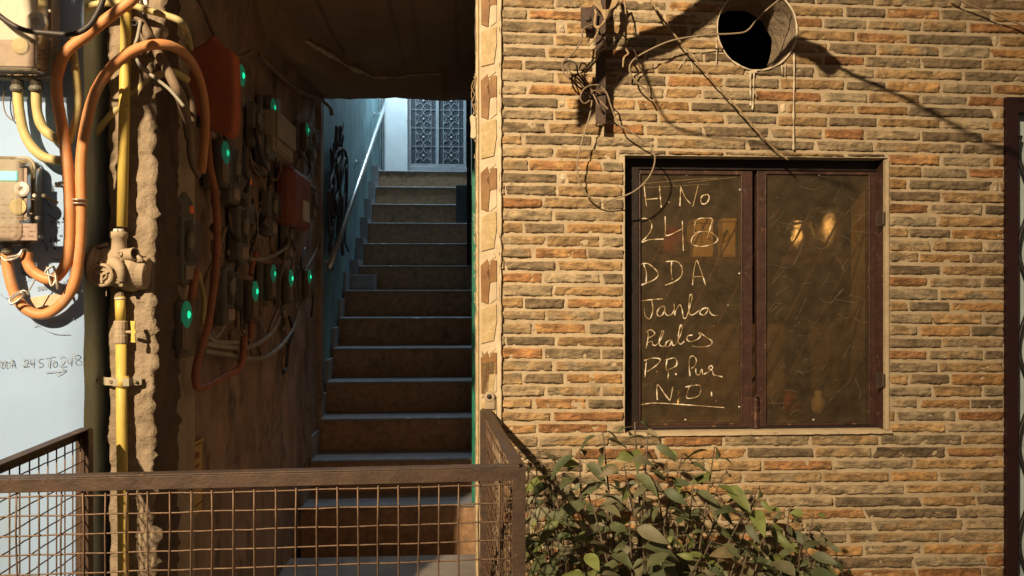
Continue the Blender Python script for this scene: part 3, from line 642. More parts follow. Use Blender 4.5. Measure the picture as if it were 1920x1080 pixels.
g = G(); g.box((SL-.5, 4.8, 0), (SL-.03, 9.2, 6)); g.build('wall_core', M['plaster'], sw)
g = G(); g.box((SR, TB, 0), (SR+.3, 9.2, 6)); g.box((XC+.01, T0+.21, 0), (SR+.3, TB, 6))
tag(g.build('passage_right_wall', M['soot']), 'dark wall on the right of the staircase behind the mosaic corner', 'wall')
# ceiling with a drooping plaster ridge
def zceil(s, t):
    q = max(0,(s-SL)/(SR-SL)); tc = 3.35+1.15*min(1, q/.38)**.6+.08*math.sin(q*5) if q < .8 else 4.55-(q-.8)*1.2
    z = 2.80; d = t-tc
    if d > 0: z -= .135*min(1, max(0,d)/.13)**.7
    gx = (q*9) % 1
    if d < 0 and (gx < .07): z += .022
    z += .010*nz(s, t, 0, 4)+.006*nz(s, t, 3, 16)
    if 0 <= d < .06: z -= .02*(1-d/.06)
    return z, d
g = G(); vs = []; fs = []; ns, nt2 = 70, 110
for i in range(nt2+1):
    for j in range(ns+1):
        s = SL-.03+(SR-SL+.06)*j/ns; t = 2.15+2.55*i/nt2; vs.append((s, t, zceil(s, t)[0]))
for i in range(nt2):
    for j in range(ns): fs.append((i*(ns+1)+j, (i+1)*(ns+1)+j, (i+1)*(ns+1)+j+1, i*(ns+1)+j+1))
g.add(vs, fs)
# end face, going up from the ragged lip
b = len(vs); vs2 = [(vs[nt2*(ns+1)+j][0], 4.70, vs[nt2*(ns+1)+j][2]) for j in range(ns+1)]+[(vs[nt2*(ns+1)+j][0], 4.72, 3.0) for j in range(ns+1)]
g.add(vs2, [(j, j+1, ns+2+j, ns+1+j) for j in range(ns)])
cl = thing('passage_ceiling', 'dark low board-marked ceiling over the passage entrance', 'ceiling', (-.4, 3.4, 2.6))
g.build('underside', M['ceil'], cl, smooth=True)
g = G()
for j in range(4, 56, 1):
    pass
pts = []
for j in range(0, 44):
    q = .10+j*.016; s = SL+(SR-SL)*q; tc = 3.35+1.15*min(1, q/.38)**.6+.08*math.sin(q*5) if q < .8 else 4.55-(q-.8)*1.2
    pts.append((s, tc+.01, zceil(s, tc+.01)[0]-.001))
g.tube(pts, lambda u: .016*(.35+.65*abs(math.sin(u*17))*(1-u*.6)), 6, jit=.9); g.build('plaster_ridge', M['ridge'], cl, smooth=True)
g = G(); g.box((SL-.5, T0+.02, 2.83), (SR+.3, 4.70, 6)); g.build('slab', M['plaster'], cl)

# ------------------------------------------------------------------ left front: pale blue wall, recess, rough pillar
TW = 2.0
bw = thing('pale_blue_wall', 'pale blue painted wall with electricity meters at the left edge', 'wall', PT(60, 900, TW))
xe = PT(154, 700, TW)[0]
g = G(); vs = []; fs = []; nzv = 110; nxv = 70
for j in range(nzv+1):
    for i in range(nxv+1):
        z = .0+3.0*j/nzv; x = -2.6+(xe+2.6)*i/nxv
        if i == nxv: x += .003*nz(0, z, 0, 12)
        vs.append((x, TW+.0025*nz(x, 0, z, 7)+(.008 if i == nxv else 0), z))
for j in range(nzv):
    for i in range(nxv): fs.append((j*(nxv+1)+i, j*(nxv+1)+i+1, (j+1)*(nxv+1)+i+1, (j+1)*(nxv+1)+i))
g.add(vs, fs); g.build('painted_face', M['bluewall'], bw, smooth=True)
g = G(); g.box((-2.6, TW+.012, 0), (xe-.003, 2.45, 3.2)); g.box((-2.6, TW+.012, 3.2), (xe-.003, 2.45, 6)); g.build('wall_core', M['greenshade'], bw)
g = G(); g.box((xe-.02, TW+.27, 0), (PT(225,500,2.27)[0], 2.6, 6)); tag(g.build('recessed_wall', M['greenshade']), 'shaded grey-blue strip of wall set back behind the yellow pipe', 'wall')
# wall writing
WT = TW-.0045
def w7(l): return [[(a/3.375, 380+b/3.375) for a, b in s] for s in l]
def w8(l): return [[(a/2.25, 600+b/2.25) for a, b in s] for s in l]
g = strokes(w8([[(2,170),(2,200)],[(-6,172),(12,178),(14,194),(0,202)],[(20,170),(22,200)],[(16,172),(34,178),(34,194),(20,202)],[(42,200),(50,166),(60,200)],[(45,188),(57,187)],
  [(94,172),(104,163),(112,170),(108,184),(94,196),(118,192)],[(124,162),(122,182),(142,180)],[(140,158),(136,198)],
  [(180,160),(162,164),(158,176),(174,180),(174,192),(158,198)],[(186,160),(228,152)],[(208,158),(204,200)],[(224,172),(216,184),(224,196),(234,188),(232,174),(224,171)],
  [(248,160),(262,150),(270,160),(262,180),(248,196),(276,192)],[(280,158),(278,176),(298,174)],[(296,152),(294,190)],[(322,140),(308,144),(306,156),(324,164),(326,178),(312,180),(308,168),(322,152),(324,142)],
  [(190,222),(230,218),(272,212)],[(256,202),(274,212),(236,236)]]), WT, .0009, 4); g.build('marker_writing', M['pencil'], bw)
g = strokes(w7([[(244,530),(236,538),(250,546),(240,556),(236,548),(246,538),(246,528)],[(262,528),(256,545),(266,552),(270,538),(264,528)],[(282,524),(276,540),(286,548),(290,534),(283,525)],[(296,524),(312,518),(304,548)],
  [(320,520),(330,514),(326,530),(316,540)],[(344,512),(356,500),(350,530)],[(404,492),(396,510),(404,524),(412,514),(402,508)],[(426,480),(418,490),(428,502),(420,510),(416,500),(428,488)],[(440,478),(432,488),(444,498),(436,508),(430,496),(442,486)],
  [(386,540),(400,536),(398,560),(384,580)],[(392,560),(398,585),(390,604)],[(432,518),(436,560)],[(440,430),(462,440),(470,460)],
  [(310,740),(320,748),(312,768),(306,758),(322,744)],[(330,756),(344,750)],[(352,742),(350,762)],[(362,738),(370,750),(362,756),(360,742)],[(382,744),(396,740)],[(404,736),(412,744),(402,752)],[(424,744),(436,736)],[(448,728),(446,742)],[(462,724),(466,738)],
  [(128,494),(134,502)],[(150,500),(172,490)],[(176,480),(184,492)],[(190,476),(198,486)],
  [(212,784),(240,778)],[(180,720),(260,790),(350,830),(440,832)],[(-4,574),(30,600),(70,612)],[(38,512),(44,540),(48,556)]]), WT, .0008, 4); g.build('faint_scribble', M['pencil'], bw)
g = strokes(w7([[(132,412),(150,440),(178,444),(200,432),(186,448),(150,456),(140,450)],[(136,440),(170,462),(182,462)],[(298,70),(330,90),(366,118)],[(318,120),(328,118),(326,146)],[(334,124),(348,120),(352,134)],[(362,112),(366,132)],
  [(268,232),(284,270),(296,304),(300,280),(292,262),(300,250)],[(324,212),(322,250),(350,298),(344,230),(352,216),(346,260)],[(310,250),(318,240),(322,258)],[(334,352),(350,360),(380,358)],[(278,-40),(300,0),(330,40)]]), WT, .0011, 4); g.build('ink_scribble', M['inkblack'], bw)
g = G(); pl = [PT(a/3.375, 380+b/3.375, WT)[::2] for a, b in ((190,600),(390,572),(392,600),(360,650),(330,700),(300,720),(230,690),(190,650))]; g.prism(pl, WT+.001, WT+.004); g.build('bare_plaster_patch', M['cream'], bw)
# pillar
pil = thing('rough_pillar', 'rough chipped cement pillar behind the yellow gas pipe', 'pillar', PT(255, 1080, 2.12))
g = G(); vs = []; fs = []; NZ = 230; prof = 26
xa, xb = PT(204,500,2.085)[0], PT(289,500,2.085)[0]
for j in range(NZ+1):
    z = .15+2.75*j/NZ
    e = .006*nz(5, z, 0, 9)+.008*nz(5, z, 0, 28)+.005*nz(5, z, 0, 90)+.006*nz(9, z, 0, 4)+(.03*max(0, min(1, (z-2.0)/.25)))
    e += .012 if nz(8, z, 0, 5) > .25 else 0
    for i in range(prof+1):
        q = i/prof
        if q < .12: p = Vector((xa-.002+.012*nz(0, z, 9, 14)*(q/.12), 2.28-.195*q/.12, z))
        elif q < .72: f = (q-.12)/.6; p = Vector((xa+(xb+e-xa)*f, 2.085, z))
        else: f = (q-.72)/.28; p = Vector((xb+e*(1-f)-.022*(f), 2.085+.235*f, z))
        a = nz(p.x, p.y, z, 22)*.006+nz(p.x, p.y, z, 60)*.005+(.007 if nz(p.x, 4, z, 26) > .22 else 0)
        if .5 < q < .74: a += .008*nz(p.x, 2, z, 35)
        p.y -= a if q < .72 else 0; p.x += a if q >= .72 else 0
        vs.append(tuple(p))
for j in range(NZ):
    for i in range(prof): fs.append((j*(prof+1)+i, j*(prof+1)+i+1, (j+1)*(prof+1)+i+1, (j+1)*(prof+1)+i))
g.add(vs, [f_ for f_ in fs if f_[0] % (prof+1) < 19]); g.build('rough_face', M['cement'], pil, smooth=True)
g = G(); g.add(vs, [f_ for f_ in fs if f_[0] % (prof+1) >= 19]); g.build('side_face', M['cementshade'], pil, smooth=True)
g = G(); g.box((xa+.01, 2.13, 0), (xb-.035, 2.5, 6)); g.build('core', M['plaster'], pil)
g = G(); g.box((xb-.05, 2.31, 0), (SL-.008, 2.45, 6)); g.build('side_return', M['cementshade'], pil)

# ------------------------------------------------------------------ stairs
st = thing('staircase', 'narrow brown granite staircase with pale tread edges climbing between the walls', 'staircase', (-.4, 3.97, 0))
def Tk(k):                                   # depth of riser k (below the landing k>0)
    if k >= 0: return 5.76-.255*k
    return [6.17, 6.47, 6.76, 7.05, 7.33, 7.62][-k-1]
ztr = lambda k: EYE-.015-.19*k
ks = list(range(6, -7, -1))
for k in ks:
    tf = Tk(k); zt_ = ztr(k); x0 = SL+.004 if k >= 0 else -.80
    tb = Tk(k-1) if k > -6 else 8.62
    xr = SR-.001
    g = G(); g.box((x0, tf+.014, 0), (xr, tb+.012, zt_-.013)); g.build('riser', M['riser'], st)
    g = G(); vs = []; fs = []; NS = 70
    for q in range(NS+1):
        x = x0-.002+(xr-x0+.002)*q/NS; c_ = .0012*nz(x, k, 0, 14)+.0008*nz(x, k, 3, 50)+(.005*max(0, nz(x, k*3.1, 8, 17)-.38)/.3); fz = zt_-.0006-c_*.8
        vs += [(x, tf+.012, zt_-.012), (x, tf-.004+c_, zt_-.012), (x, tf-.006+c_, fz-.004), (x, tf-.003+c_, fz), (x, tf+.012, zt_), (x, tb+.010, zt_)]
    for q in range(NS):
        for r_ in range(5): fs.append((q*6+r_, q*6+6+r_, q*6+7+r_, q*6+r_+1))
    fs += [(q_*6, q_*6+1, q_*6+2, q_*6+3, q_*6+4) for q_ in (0, NS)]
    g.add(vs, fs); g.build('tread', M['tread'], st)
# skirting blocks
g = G()
for k in range(0, 7):
    t = Tk(k); z = ztr(k); g.box((SL-.006, t+.03, z-.12), (SL+.016, t+.24, z+.13))
g.build('skirting', M['tread'], st, bevel=.002)
g = G()
for k in range(-1, -7, -1):
    t = Tk(k); z = ztr(k); g.box((SL-.004, t-.02, z-.20), (-.802, t+.26, z+.045))
g.box((SL-.004, 5.98, EYE-.015-.002), (-.66, 6.166, EYE-.015+.115))
g.build('stepped_curb', M['tread'], st, bevel=.003)
for k in range(0, 6):
    g = G(); t = Tk(k); z = ztr(k); g.box((SR-.022, t+.02, z+.0005), (SR-.0015, t+.15, z+.10)); g.build('skirting', M['tread'], st, bevel=.002)

# handrail
hr = thing('handrail', 'straight steel handrail slanting up the teal stair wall', 'handrail', (SL+.08, 4.7, 1.6))
a, b = PS(617, 502, SL+.085), PS(724, 190, SL+.085)
g = G(); g.tube([a, b], .019, 14); g.build('rail', M['steel'], hr, smooth=True)
for f in (.04, .52, .9):
    p = Vector(a).lerp(Vector(b), f); g = G(); g.tube([p-Vector((0,0,.0)), p+Vector((-.04,0,-.03)), p+Vector((-.085,0,-.03))], .006, 8); g.lathe(p+Vector((-.083,0,-.03)), (1,0,0), [(0,.022),(.005,.022)], 12); g.build('bracket', M['steel'], hr, smooth=True)
# back wall and grille door
TBK = 8.65
zl = ztr(-6)
g = G(); g.box((SL-.02, TBK+.02, 0), (SR, TBK+.2, 6))
tag(g.build('landing_back_wall', M['whitewall']), 'whitewashed wall at the top of the stairs behind the grille door', 'wall')
g = G(); p0, p1 = PT(722,300,8.3), PT(764,300,8.3); g.box((p0[0], 8.3, zl), (p1[0], TBK+.02, 4.6)); g.box((p0[0]-.012, 8.32, zl), (p0[0], 8.5, 4.6))
tag(g.build('white_pillar', M['whitewall'], bevel=.004), 'white pillar at the top of the stairs left of the grille door', 'pillar')
gd = thing('double_grille_door', 'grey double door with star pattern grille at the top of the stairs', 'door', PT(825, 313, 8.5))
T2 = 8.5
dz0 = PT(800,313,T2)[2]; dz1 = dz0+1.35
g = G(); g.box((PT(765,0,T2)[0], T2-.04, zl+.001), (SR-.001, TBK+.0, dz0)); g.build('threshold', M['tread'], gd, bevel=.004)
g = G(); xs = [PT(q,300,T2)[0] for q in (766, 771, 817, 823, 869, 874)]
for a_, b_ in ((0,1),(2,3),(4,5)): g.box((xs[a_], T2-.02, dz0), (xs[b_], T2+.03, dz1))
g.box((xs[1], T2-.02, dz0), (xs[2], T2+.03, dz0+.03)); g.box((xs[3], T2-.02, dz0), (xs[4], T2+.03, dz0+.03)); g.build('frame', M['grille'], gd, bevel=.002)
for (xa_, xb_) in ((xs[1], xs[2]), (xs[3], xs[4])):
    g = G(); g.box((xa_, T2+.02, dz0+.03), (xb_, T2+.028, dz1)); g.build('door_sheet', M['doorpanel'], gd)
    g = G(); r_ = .0038; cx = (xa_+xb_)/2; hw = (xb_-xa_)/2; yy = T2
    unit = .195
    for k in range(7):
        zc = dz0+.125+unit*k; hs = hw*.62
        for sx in (-1, 1):
            g.tube([(cx+sx*hs, yy, zc+.055), (cx+sx*.028, yy, zc+.022), (cx, yy, zc+.062)], r_, 4); g.tube([(cx+sx*hs, yy, zc-.055), (cx+sx*.028, yy, zc-.022), (cx, yy, zc-.062)], r_, 4)
            g.tube([(cx+sx*hs, yy, zc+.055), (cx+sx*hs*.62, yy, zc), (cx+sx*hs, yy, zc-.055)], r_, 4)
            g.tube([(cx, yy, zc+unit/2+.032), (cx+sx*.026, yy, zc+unit/2), (cx, yy, zc+unit/2-.032)], r_, 4)
        g.tube([(xa_, yy, zc+unit/2), (xb_, yy, zc+unit/2)], r_, 4)
    for sx in (-.62, .62): g.tube([(cx+sx*hw, yy, dz0+.03), (cx+sx*hw, yy, dz1)], r_, 4)
    g.build('star_grille', M['grille'], gd)
    g = G()
    for k in range(7): g.lathe((cx, yy-.012, dz0+.125+unit*k), (0,1,0), [(0,.004),(.003,.011),(.01,.012)], 10)
    g.build('rosette', M['white'], gd, smooth=True)
g = G()
for px in (706, 712, 717): 
    p = PT(px, 300, 8.2); g.tube([(p[0], 8.2, zl), (p[0], 8.2, 4.6)], .009, 8)
g.tube([PT(700,213,8.19), PT(720,213,8.19)], .008, 8)
tag(g.build('vertical_pipes', M['steel'], smooth=True), 'set of thin joined pipes standing beside the white pillar', 'pipes')
# folded gate on the right side of the upper flight
fg = thing('folded_gate', 'folded dark collapsible gate standing on the right of the upper stairs', 'gate', (SR-.05, 6.3, 1.7))
for k in range(7):
    t = 5.9+k*.09; g = G(); zb = ztr(-1) if t < 6.45 else ztr(-2)
    g.box((SR-.040-.009*(k % 2), t, zb+.005), (SR-.020-.009*(k % 2), t+.018, 3.6)); g.build('upright', M['black'], fg)
g = G()
for k in range(6):
    t = 5.91+k*.09
    for z in (1.95, 2.3, 2.65, 3.0): g.bar((SR-.030, t, z), (SR-.030, t+.09, z+.14), .006, .018, up=(1,0,0)); g.bar((SR-.035, t, z+.14), (SR-.035, t+.09, z), .006, .018, up=(1,0,0))
g.build('lattice', M['black'], fg)
g = G(); p = PS(868, 395, SR-.10); q = PS(857, 325, SR-.16)
g.box((-.06, 7.0, ztr(-3)+.002), (SR-.002, 7.30, ztr(-3)+.36)); tag(g.build('meter_cabinet', M['doorpanel'], bevel=.01), 'small dark grey cabinet on the right side of the upper steps', 'cabinet')
gp = G(); p = PT(889, 900, 4.26); gp.box((p[0]-.012, 4.245, ztr(6)+.001), (p[0]+.008, 4.275, 2.66))
tag(gp.build('green_post', M['green'], bevel=.002), 'slim green door post at the right edge of the stairs', 'post')

# ------------------------------------------------------------------ mesh railing
fe = thing('mesh_railing', 'rusty brown railing of square wire mesh enclosing the passage entrance', 'railing', (-.4, 1.5, 0))
def LP(px, py, D):            # point by real depth from the camera
    u = (px-960)/F; x, y = u*D, D
    return Vector((x*CN+y*SN, -x*SN+y*CN, EYE-(py-540)/F*D))
ZF = EYE-.334
cR = LP(985, 0, 1.495); cR = Vector((cR.x-.012, cR.y, ZF)); cL = Vector((-.893, cR.y-.022, ZF-.004))
wR = LP(903, 0, 2.165); wR = Vector((wR.x+.012, T0-.006, ZF)); wL = LP(178, 0, 1.94); wL = Vector((wL.x, 1.955, ZF-.001))
def rail(a, b, nm='top_rail'):
    g = G(); a, b = Vector(a), Vector(b); d = (b-a).normalized(); nn = Vector((-d.y, d.x, 0))
    g.bar(a+Vector((0,0,-.0015)), b+Vector((0,0,-.0015)), .025, .003); m_ = nn*-.0112
    g.bar(a+m_+Vector((0,0,-.0155)), b+m_+Vector((0,0,-.0155)), .003, .024)
    g.build(nm, M['rust'], fe, bevel=.0008)
rail(cL, cR); rail(cR+Vector((-.002,.014,-.0004)), wR); 
rail(wL, cL+Vector((0,.014,-.0004)))
def post(p, wdt=.025):
    g = G(); g.box((p.x-wdt/2, p.y-.0135, .0), (p.x+wdt/2, p.y-.0105, p.z-.0035)); g.box((p.x+wdt/2-.003, p.y-.0104, 0), (p.x+wdt/2, p.y+.0125, p.z-.0035)); g.build('post', M['rust'], fe, bevel=.0008)
post(cR+Vector((-.001,0,0))); post(cL+Vector((.001,0,0))); post(wL+Vector((-.002,-.004,0)), .03)
g = G(); q = wR; g.box((q.x-.016, T0-.020, 0), (q.x+.013, T0-.017, ZF-.004)); g.box((q.x-.016, T0-.017, 0), (q.x-.013, T0-.002, ZF-.004)); g.build('post', M['rust'], fe, bevel=.0008)
rw_ = random.Random(11)
def meshpanel(a, b, z1, z0, pitch, pz, off):
    g = G(); a, b = Vector(a), Vector(b); L_ = (Vector((b.x, b.y, 0))-Vector((a.x, a.y, 0))).length; d = Vector((b.x-a.x, b.y-a.y, 0)).normalized(); nn = Vector((-d.y, d.x, 0))
    k = off
    while k < L_:
        base = a+d*k; P = []
        for j in range(14):
            z = z1-(z1-z0)*j/13; P.append((base.x+d.x*.0012*rw_.uniform(-1,1), base.y+nn.y*.0012*rw_.uniform(-1,1), z))
        g.tube(P, .00165, 5); k += pitch+rw_.uniform(-.0008,.0008)
    z = z1-pz*.62
    while z > z0:
        P = []
        for j in range(25):
            base = a+(b-a)*j/24; P.append((base.x+nn.x*.003, base.y+nn.y*.003, z+(b.z-a.z)*j/24+.0010*rw_.uniform(-1,1)))
        g.tube(P, .00165, 5); z -= pz
    g.build('wire_mesh', M['wire'], fe, smooth=True)
meshpanel(cL+Vector((0,-.004,0)), cR+Vector((0,-.004,0)), ZF-.02, .1, .0376, .0350, .02)
meshpanel(cR, wR, ZF-.02, .1, .0376, .0350, .03)
meshpanel(wL, cL, ZF-.02, .1, .0376, .0350, .03)
lg = thing('hinge_lug', 'rusty eye lug fixed on the corner strip above the railing end', 'lug', PT(918, 765, T0))
c = PT(918, 752, T0-.012); g = G(); g.lathe((c[0], T0-.010, c[2]+.012), (0,-1,0), [(0,.015),(.006,.015),(.008,.012)], 18); g.box((c[0]-.014, T0-.016, c[2]-.022), (c[0]+.014, T0-.010, c[2]+.010)); g.build('plate', M['casting'], lg, bevel=.001)
g = G(); g.lathe((c[0]-.001, T0-.018, c[2]+.013), (0,-1,0), [(0,.007),(.003,.006),(.004,.002)], 12); g.build('eye', M['black'], lg, smooth=True)

# ------------------------------------------------------------------ gas pipe and regulator
TG = 2.056
gpz = thing('gas_pipe', 'yellow painted gas pipe running down in front of the rough pillar', 'pipe', PT(229, 1080, TG))
rp = .0128
def vp(pts): return [PT(a, b, TG) for a, b in pts]
g = G(); g.tube(vp([(237,-160),(237,0),(233,200),(229,425)]), rp, 16); g.build('upper_pipe', M['yellow'], gpz, smooth=True)
g = G(); g.tube(vp([(225,556),(226,602)]), rp*.95, 16); g.build('short_pipe', M['yellow'], gpz, smooth=True)
g = G(); g.tube(vp([(227,640),(228,800),(231,1000),(231,1250)]), rp, 16); g.build('lower_pipe', M['yellow'], gpz, smooth=True)
g = G(); c = PT(226,600,TG); g.lathe(PT(226,644,TG), (0,0,1), [(0,.015),(.003,.0165),(.02,.0165),(.022,.0155),(.036,.0155),(.038,.0165),(.055,.0165),(.058,.014)], 14); g.build('union', M['casting'], gpz)
g = G(); g.lathe(PT(222,452,TG), (0,0,1), [(0,.014),(.004,.017),(.014,.018),(.022,.016),(.028,.0145),(.031,.0135)], 6); g.build('nut', M['browncable'], gpz); g = G(); g.lathe(PT(224,562,TG), (0,0,1), [(0,.0135),(.010,.012),(.02,.008)], 8); g.build('nut', M['browncable'], gpz)
g = G(); g.lathe(PT(222,437,TG), (0,0,1), [(0,.0135),(.005,.0145),(.010,.0135)], 14); g.build('thread_tape', M['white'], gpz, smooth=True); g = G(); g.lathe(PT(225,561,TG), (0,0,1), [(0,.0135),(.004,.0135)], 14); g.build('thread_tape', M['white'], gpz, smooth=True)
g = G(); a = PT(237,622,TG); g.tube([(a[0]+.004, TG-.01, a[2]), (a[0]+.028, TG-.016, a[2])], .004, 8); g.build('valve_stem', M['casting'], gpz, smooth=True)
g = G(); b_ = PT(250,622,TG-.018); g.prism([(b_[0]-.006, b_[2]+.027), (b_[0]+.006, b_[2]+.027), (b_[0]+.0045, b_[2]+.008), (b_[0]+.0085, b_[2]), (b_[0]+.0045, b_[2]-.008), (b_[0]+.007, b_[2]-.027), (b_[0]-.005, b_[2]-.027), (b_[0]-.004, b_[2])], TG-.022, TG-.017); g.build('valve_handle', M['yellow'], gpz, bevel=.001)
cb = thing('pipe_clamp', 'pale metal strap clamp with yellow band across the lower gas pipe', 'clamp', PT(230, 725, TG))
g = G(); y = PT(0,717,TG)[2]
zz = lambda px, dz=0: (PT(px,717,TG)[0], TG, y+dz)
prof = [(164,.030),(180,.030),(196,.006),(214,.002),(216,-.014),(246,-.014),(248,.002),(262,.012)]
for (a, ta), (b, tb) in zip(prof[:-1], prof[1:]):
    xa_, xb_ = zz(a)[0], zz(b)[0]; g.add([(xa_, TG+ta, y-.010), (xb_, TG+tb, y-.010), (xb_, TG+tb, y+.010), (xa_, TG+ta, y+.010), (xa_, TG+ta+.002, y-.010), (xb_, TG+tb+.002, y-.010), (xb_, TG+tb+.002, y+.010), (xa_, TG+ta+.002, y+.010)], [(0,1,2,3),(4,7,6,5),(0,4,5,1),(3,2,6,7)])
g.build('strap', M['ivory'], cb)
g = G(); g.lathe((zz(230)[0], TG, y-.014), (0,0,1), [(0,.0155),(.028,.0155)], 16); g.build('band', M['yellow'], cb, smooth=True)
for px in (171, 207, 253):
    g = G(); g.lathe((zz(px)[0], TG+(.028 if px < 180 else .002), y), (0,-1,0), [(0,.0045),(.003,.0045)], 6); g.build('bolt', M['browncable'], cb)
g = G(); g.box(PT(244,708,2.10), (PT(262,708,2.09)[0], 2.085, PT(0,728,2.1)[2])); g.build('wall_plate', M['yellow'], cb)
rg = thing('gas_regulator', 'dusty cast metal gas regulator mounted in the yellow pipe', 'gas regulator', PT(220, 545, TG))
k_ = TG/F
def rc(zx, zy, dt=0): return Vector(PT(zx/3.375, 380+zy/3.375, TG))+Vector((0, dt, 0))
g = G()
g.lathe(rc(750,360), (0,0,1), [(0,.024),(.012,.022),(.03,.020),(.052,.0185),(.055,.022),(.068,.022),(.070,.020)], 20)         # inlet neck
g.lathe(rc(700,400,.012), (.15,-1,-.05), [(0,.044),(.012,.050),(.022,.048),(.030,.040),(.036,.030)], 28)                      # central casting
g.build('body', M['casting'], rg, smooth=True, bevel=0)
g = G(); g.lathe(rc(640,395,.0), (-1,-.15,.12), [(0,.040),(.010,.042),(.014,.046),(.020,.046),(.022,.040),(.034,.032),(.040,.022),(.052,.021),(.056,.018),(.057,.004)], 26); g.build('side_diaphragm', M['casting'], rg, smooth=False, bevel=.001)
g = G(); g.lathe(rc(690,458,-.030), (-.05,-1,-.05), [(-.02,.030),(0,.029),(.012,.029),(.014,.026),(.014,.023),(.006,.022),(.006,.004)], 24)
for a in range(3):
    an = a*2.1+.5; g.bar(rc(690,458,-.040)+Vector((math.cos(an)*.02, 0, math.sin(an)*.02)), rc(690,458,-.040), .005, .005)
g.tube([rc(690,458,-.040)+Vector((math.cos(q/10*6.28)*.012, 0, math.sin(q/10*6.28)*.012)) for q in range(10)], .002, 6, closed=True)
g.build('spring_cap', M['casting'], rg, smooth=False)
g = G(); g.lathe(rc(800,330,-.01), (1,-.35,.05), [(-.02,.014),(.0,.015),(.024,.0155),(.026,.0165),(.032,.0165),(.032,.013),(.012,.012),(.012,.001)], 20); g.build('side_port', M['casting'], rg, smooth=False)
g = G(); g.tube(cat([rc(740,380,-.022), rc(785,400,-.035), rc(808,440,-.04), rc(805,500,-.034)], 5), lambda u: .017*(1-.55*u), 12); g.build('lever_horn', M['casting'], rg, smooth=True)
g = G(); g.lathe(rc(840,440,.022), (1,0,-.1), [(-.05,.045),(-.02,.050),(.0,.050),(.012,.044),(.03,.040),(.034,.03)], 26); g.build('rear_chamber', M['casting'], rg, smooth=False, bevel=.002)
g = G()
for (zx, zy, dt) in ((645,330,-.028),(668,385,-.034),(795,326,-.028),(797,375,-.03),(675,520,-.036),(806,518,-.034),(612,455,-.014),(630,482,-.01),(780,498,-.03),(600,288,-.01)):
    g.lathe(rc(zx,zy,dt+.014), (-.1,-1,0), [(0,.0062),(.016,.0058),(.017,.004),(.014,.003)], 12); g.build('lug_bolt', M['casting'], rg); g = G()
for (a, b, c_, d_) in ((600,290,700,262),(612,455,650,450),(645,330,700,290),(797,378,900,372),(675,520,700,500),(600,288,645,330),(880,340,915,372)): g.tube([rc(a,b,-.012), rc(c_,d_,-.012)], .0050, 8); g.build('casting_rib', M['casting'], rg, smooth=True); g = G()
g.tube([rc(695,540,-.02), rc(695,590,-.02)], .001, 4)
g.build('casting_rib', M['casting'], rg, smooth=False)

# ------------------------------------------------------------------ electricity meters at the left edge
rr0 = random.Random(4)
def front_meter(label, x0p, x1p, y0p, y1p, T, depth, kind):
    t = thing('electricity_meter', label, 'electricity meter', PT((x0p+x1p)/2, y1p, T), 'electricity meters on the pale blue wall')
    x0, _, z1 = PT(x0p, y0p, T); x1, _, z0 = PT(x1p, y1p, T); w_ = x1-x0; h_ = z1-z0; f = T-depth
    def rr(x0, x1, z0, z1, r, n=6):
        P = []
        for cx, cz, a0 in ((x1-r, z1-r, 0), (x0+r, z1-r, 90), (x0+r, z0+r, 180), (x1-r, z0+r, 270)):
            for k in range(n+1): a = R(a0+90*k/n); P.append((cx+r*math.cos(a), cz+r*math.sin(a)))
        return P[::-1]
    g = G(); g.prism(rr(x0, x1, z0, z1, .018), f+.052, T-.001); g.build('base', M['ivory'] if kind else M['meterbase'], t, bevel=.002)
    g = G(); g.prism(rr(x0+.010, x1-.010, z0+.008, z1-.008, .014), f+.012, f+.0515); g.build('meter_body', M['meterbase'] if kind else M['white'], t, bevel=.003)
    g = G(); P = [rr(x0-.002, x1+.002, z0-.002, z1+.002, .022), rr(x0+.002, x1-.002, z0+.002, z1-.002, .019), rr(x0+.010, x1-.010, z0+.010, z1-.010, .014)]; D_ = [T-.006, f+.004, f-.003]
    n = len(P[0]); vs = [(p[0], D_[i], p[1]) for i in range(3) for p in P[i]]; g.add(vs, [(i*n+k, i*n+(k+1) % n, (i+1)*n+(k+1) % n, (i+1)*n+k) for i in range(2) for k in range(n)]+[tuple(2*n+k for k in range(n))]); cv = g.build('clear_cover', M['cover'], t)
    ring_ = [(p[0], f+.052, p[1]) for p in rr(x0-.003, x1+.003, z0-.003, z1+.003, .023)]; g = G(); g.tube(ring_, .0035, 6, closed=True); g.build('cover_rim', M['ivory'], t, smooth=True)
    return t, x0, x1, z0, z1, f
mt1, x0, x1, z0, z1, f = front_meter('large clear-covered meter with pale upper half, cut by the top left edge', -60, 115, -45, 155, TW-.001, .105, 0)
g = G(); a = PT(0,75,f+.01); g.box((x0+.014, f+.008, z0+.012), (x1-.014, f+.0115, PT(0,72,f)[2])); g.build('label_plate', M['meterlabel'], mt1)
g = G(); c = PT(66,40,f); g.lathe((c[0], f+.0115, c[2]), (0,-1,0), [(0,.024),(.008,.024),(.010,.020),(.010,.010),(.005,.008)], 24); g.build('seal_knob', M['white'], mt1)
g = G(); c = PT(36,85,f); g.lathe((c[0], f+.008, c[2]), (0,-1,0), [(0,.020),(.006,.018),(.009,.010)], 20); g.build('brass_disc', M['yellowcable'], mt1)
mt2, x0, x1, z0, z1, f = front_meter('clear-covered meter with lit cyan display and white seal, lower one of the two', -85, 80, 302, 458, TW-.001, .095, 1)
g = G(); a = PT(-6,320,f); b = PT(27,337,f); g.box((a[0], f+.007, b[2]), (b[0], f+.0115, a[2])); g.build('display', M['lcd'], mt2)
g = G(); a = PT(-50,313,f); b = PT(45,412,f); g.box((a[0], f+.0122, b[2]), (b[0], f+.0142, a[2])); g.build('dark_face', M['meterlabel'], mt2)
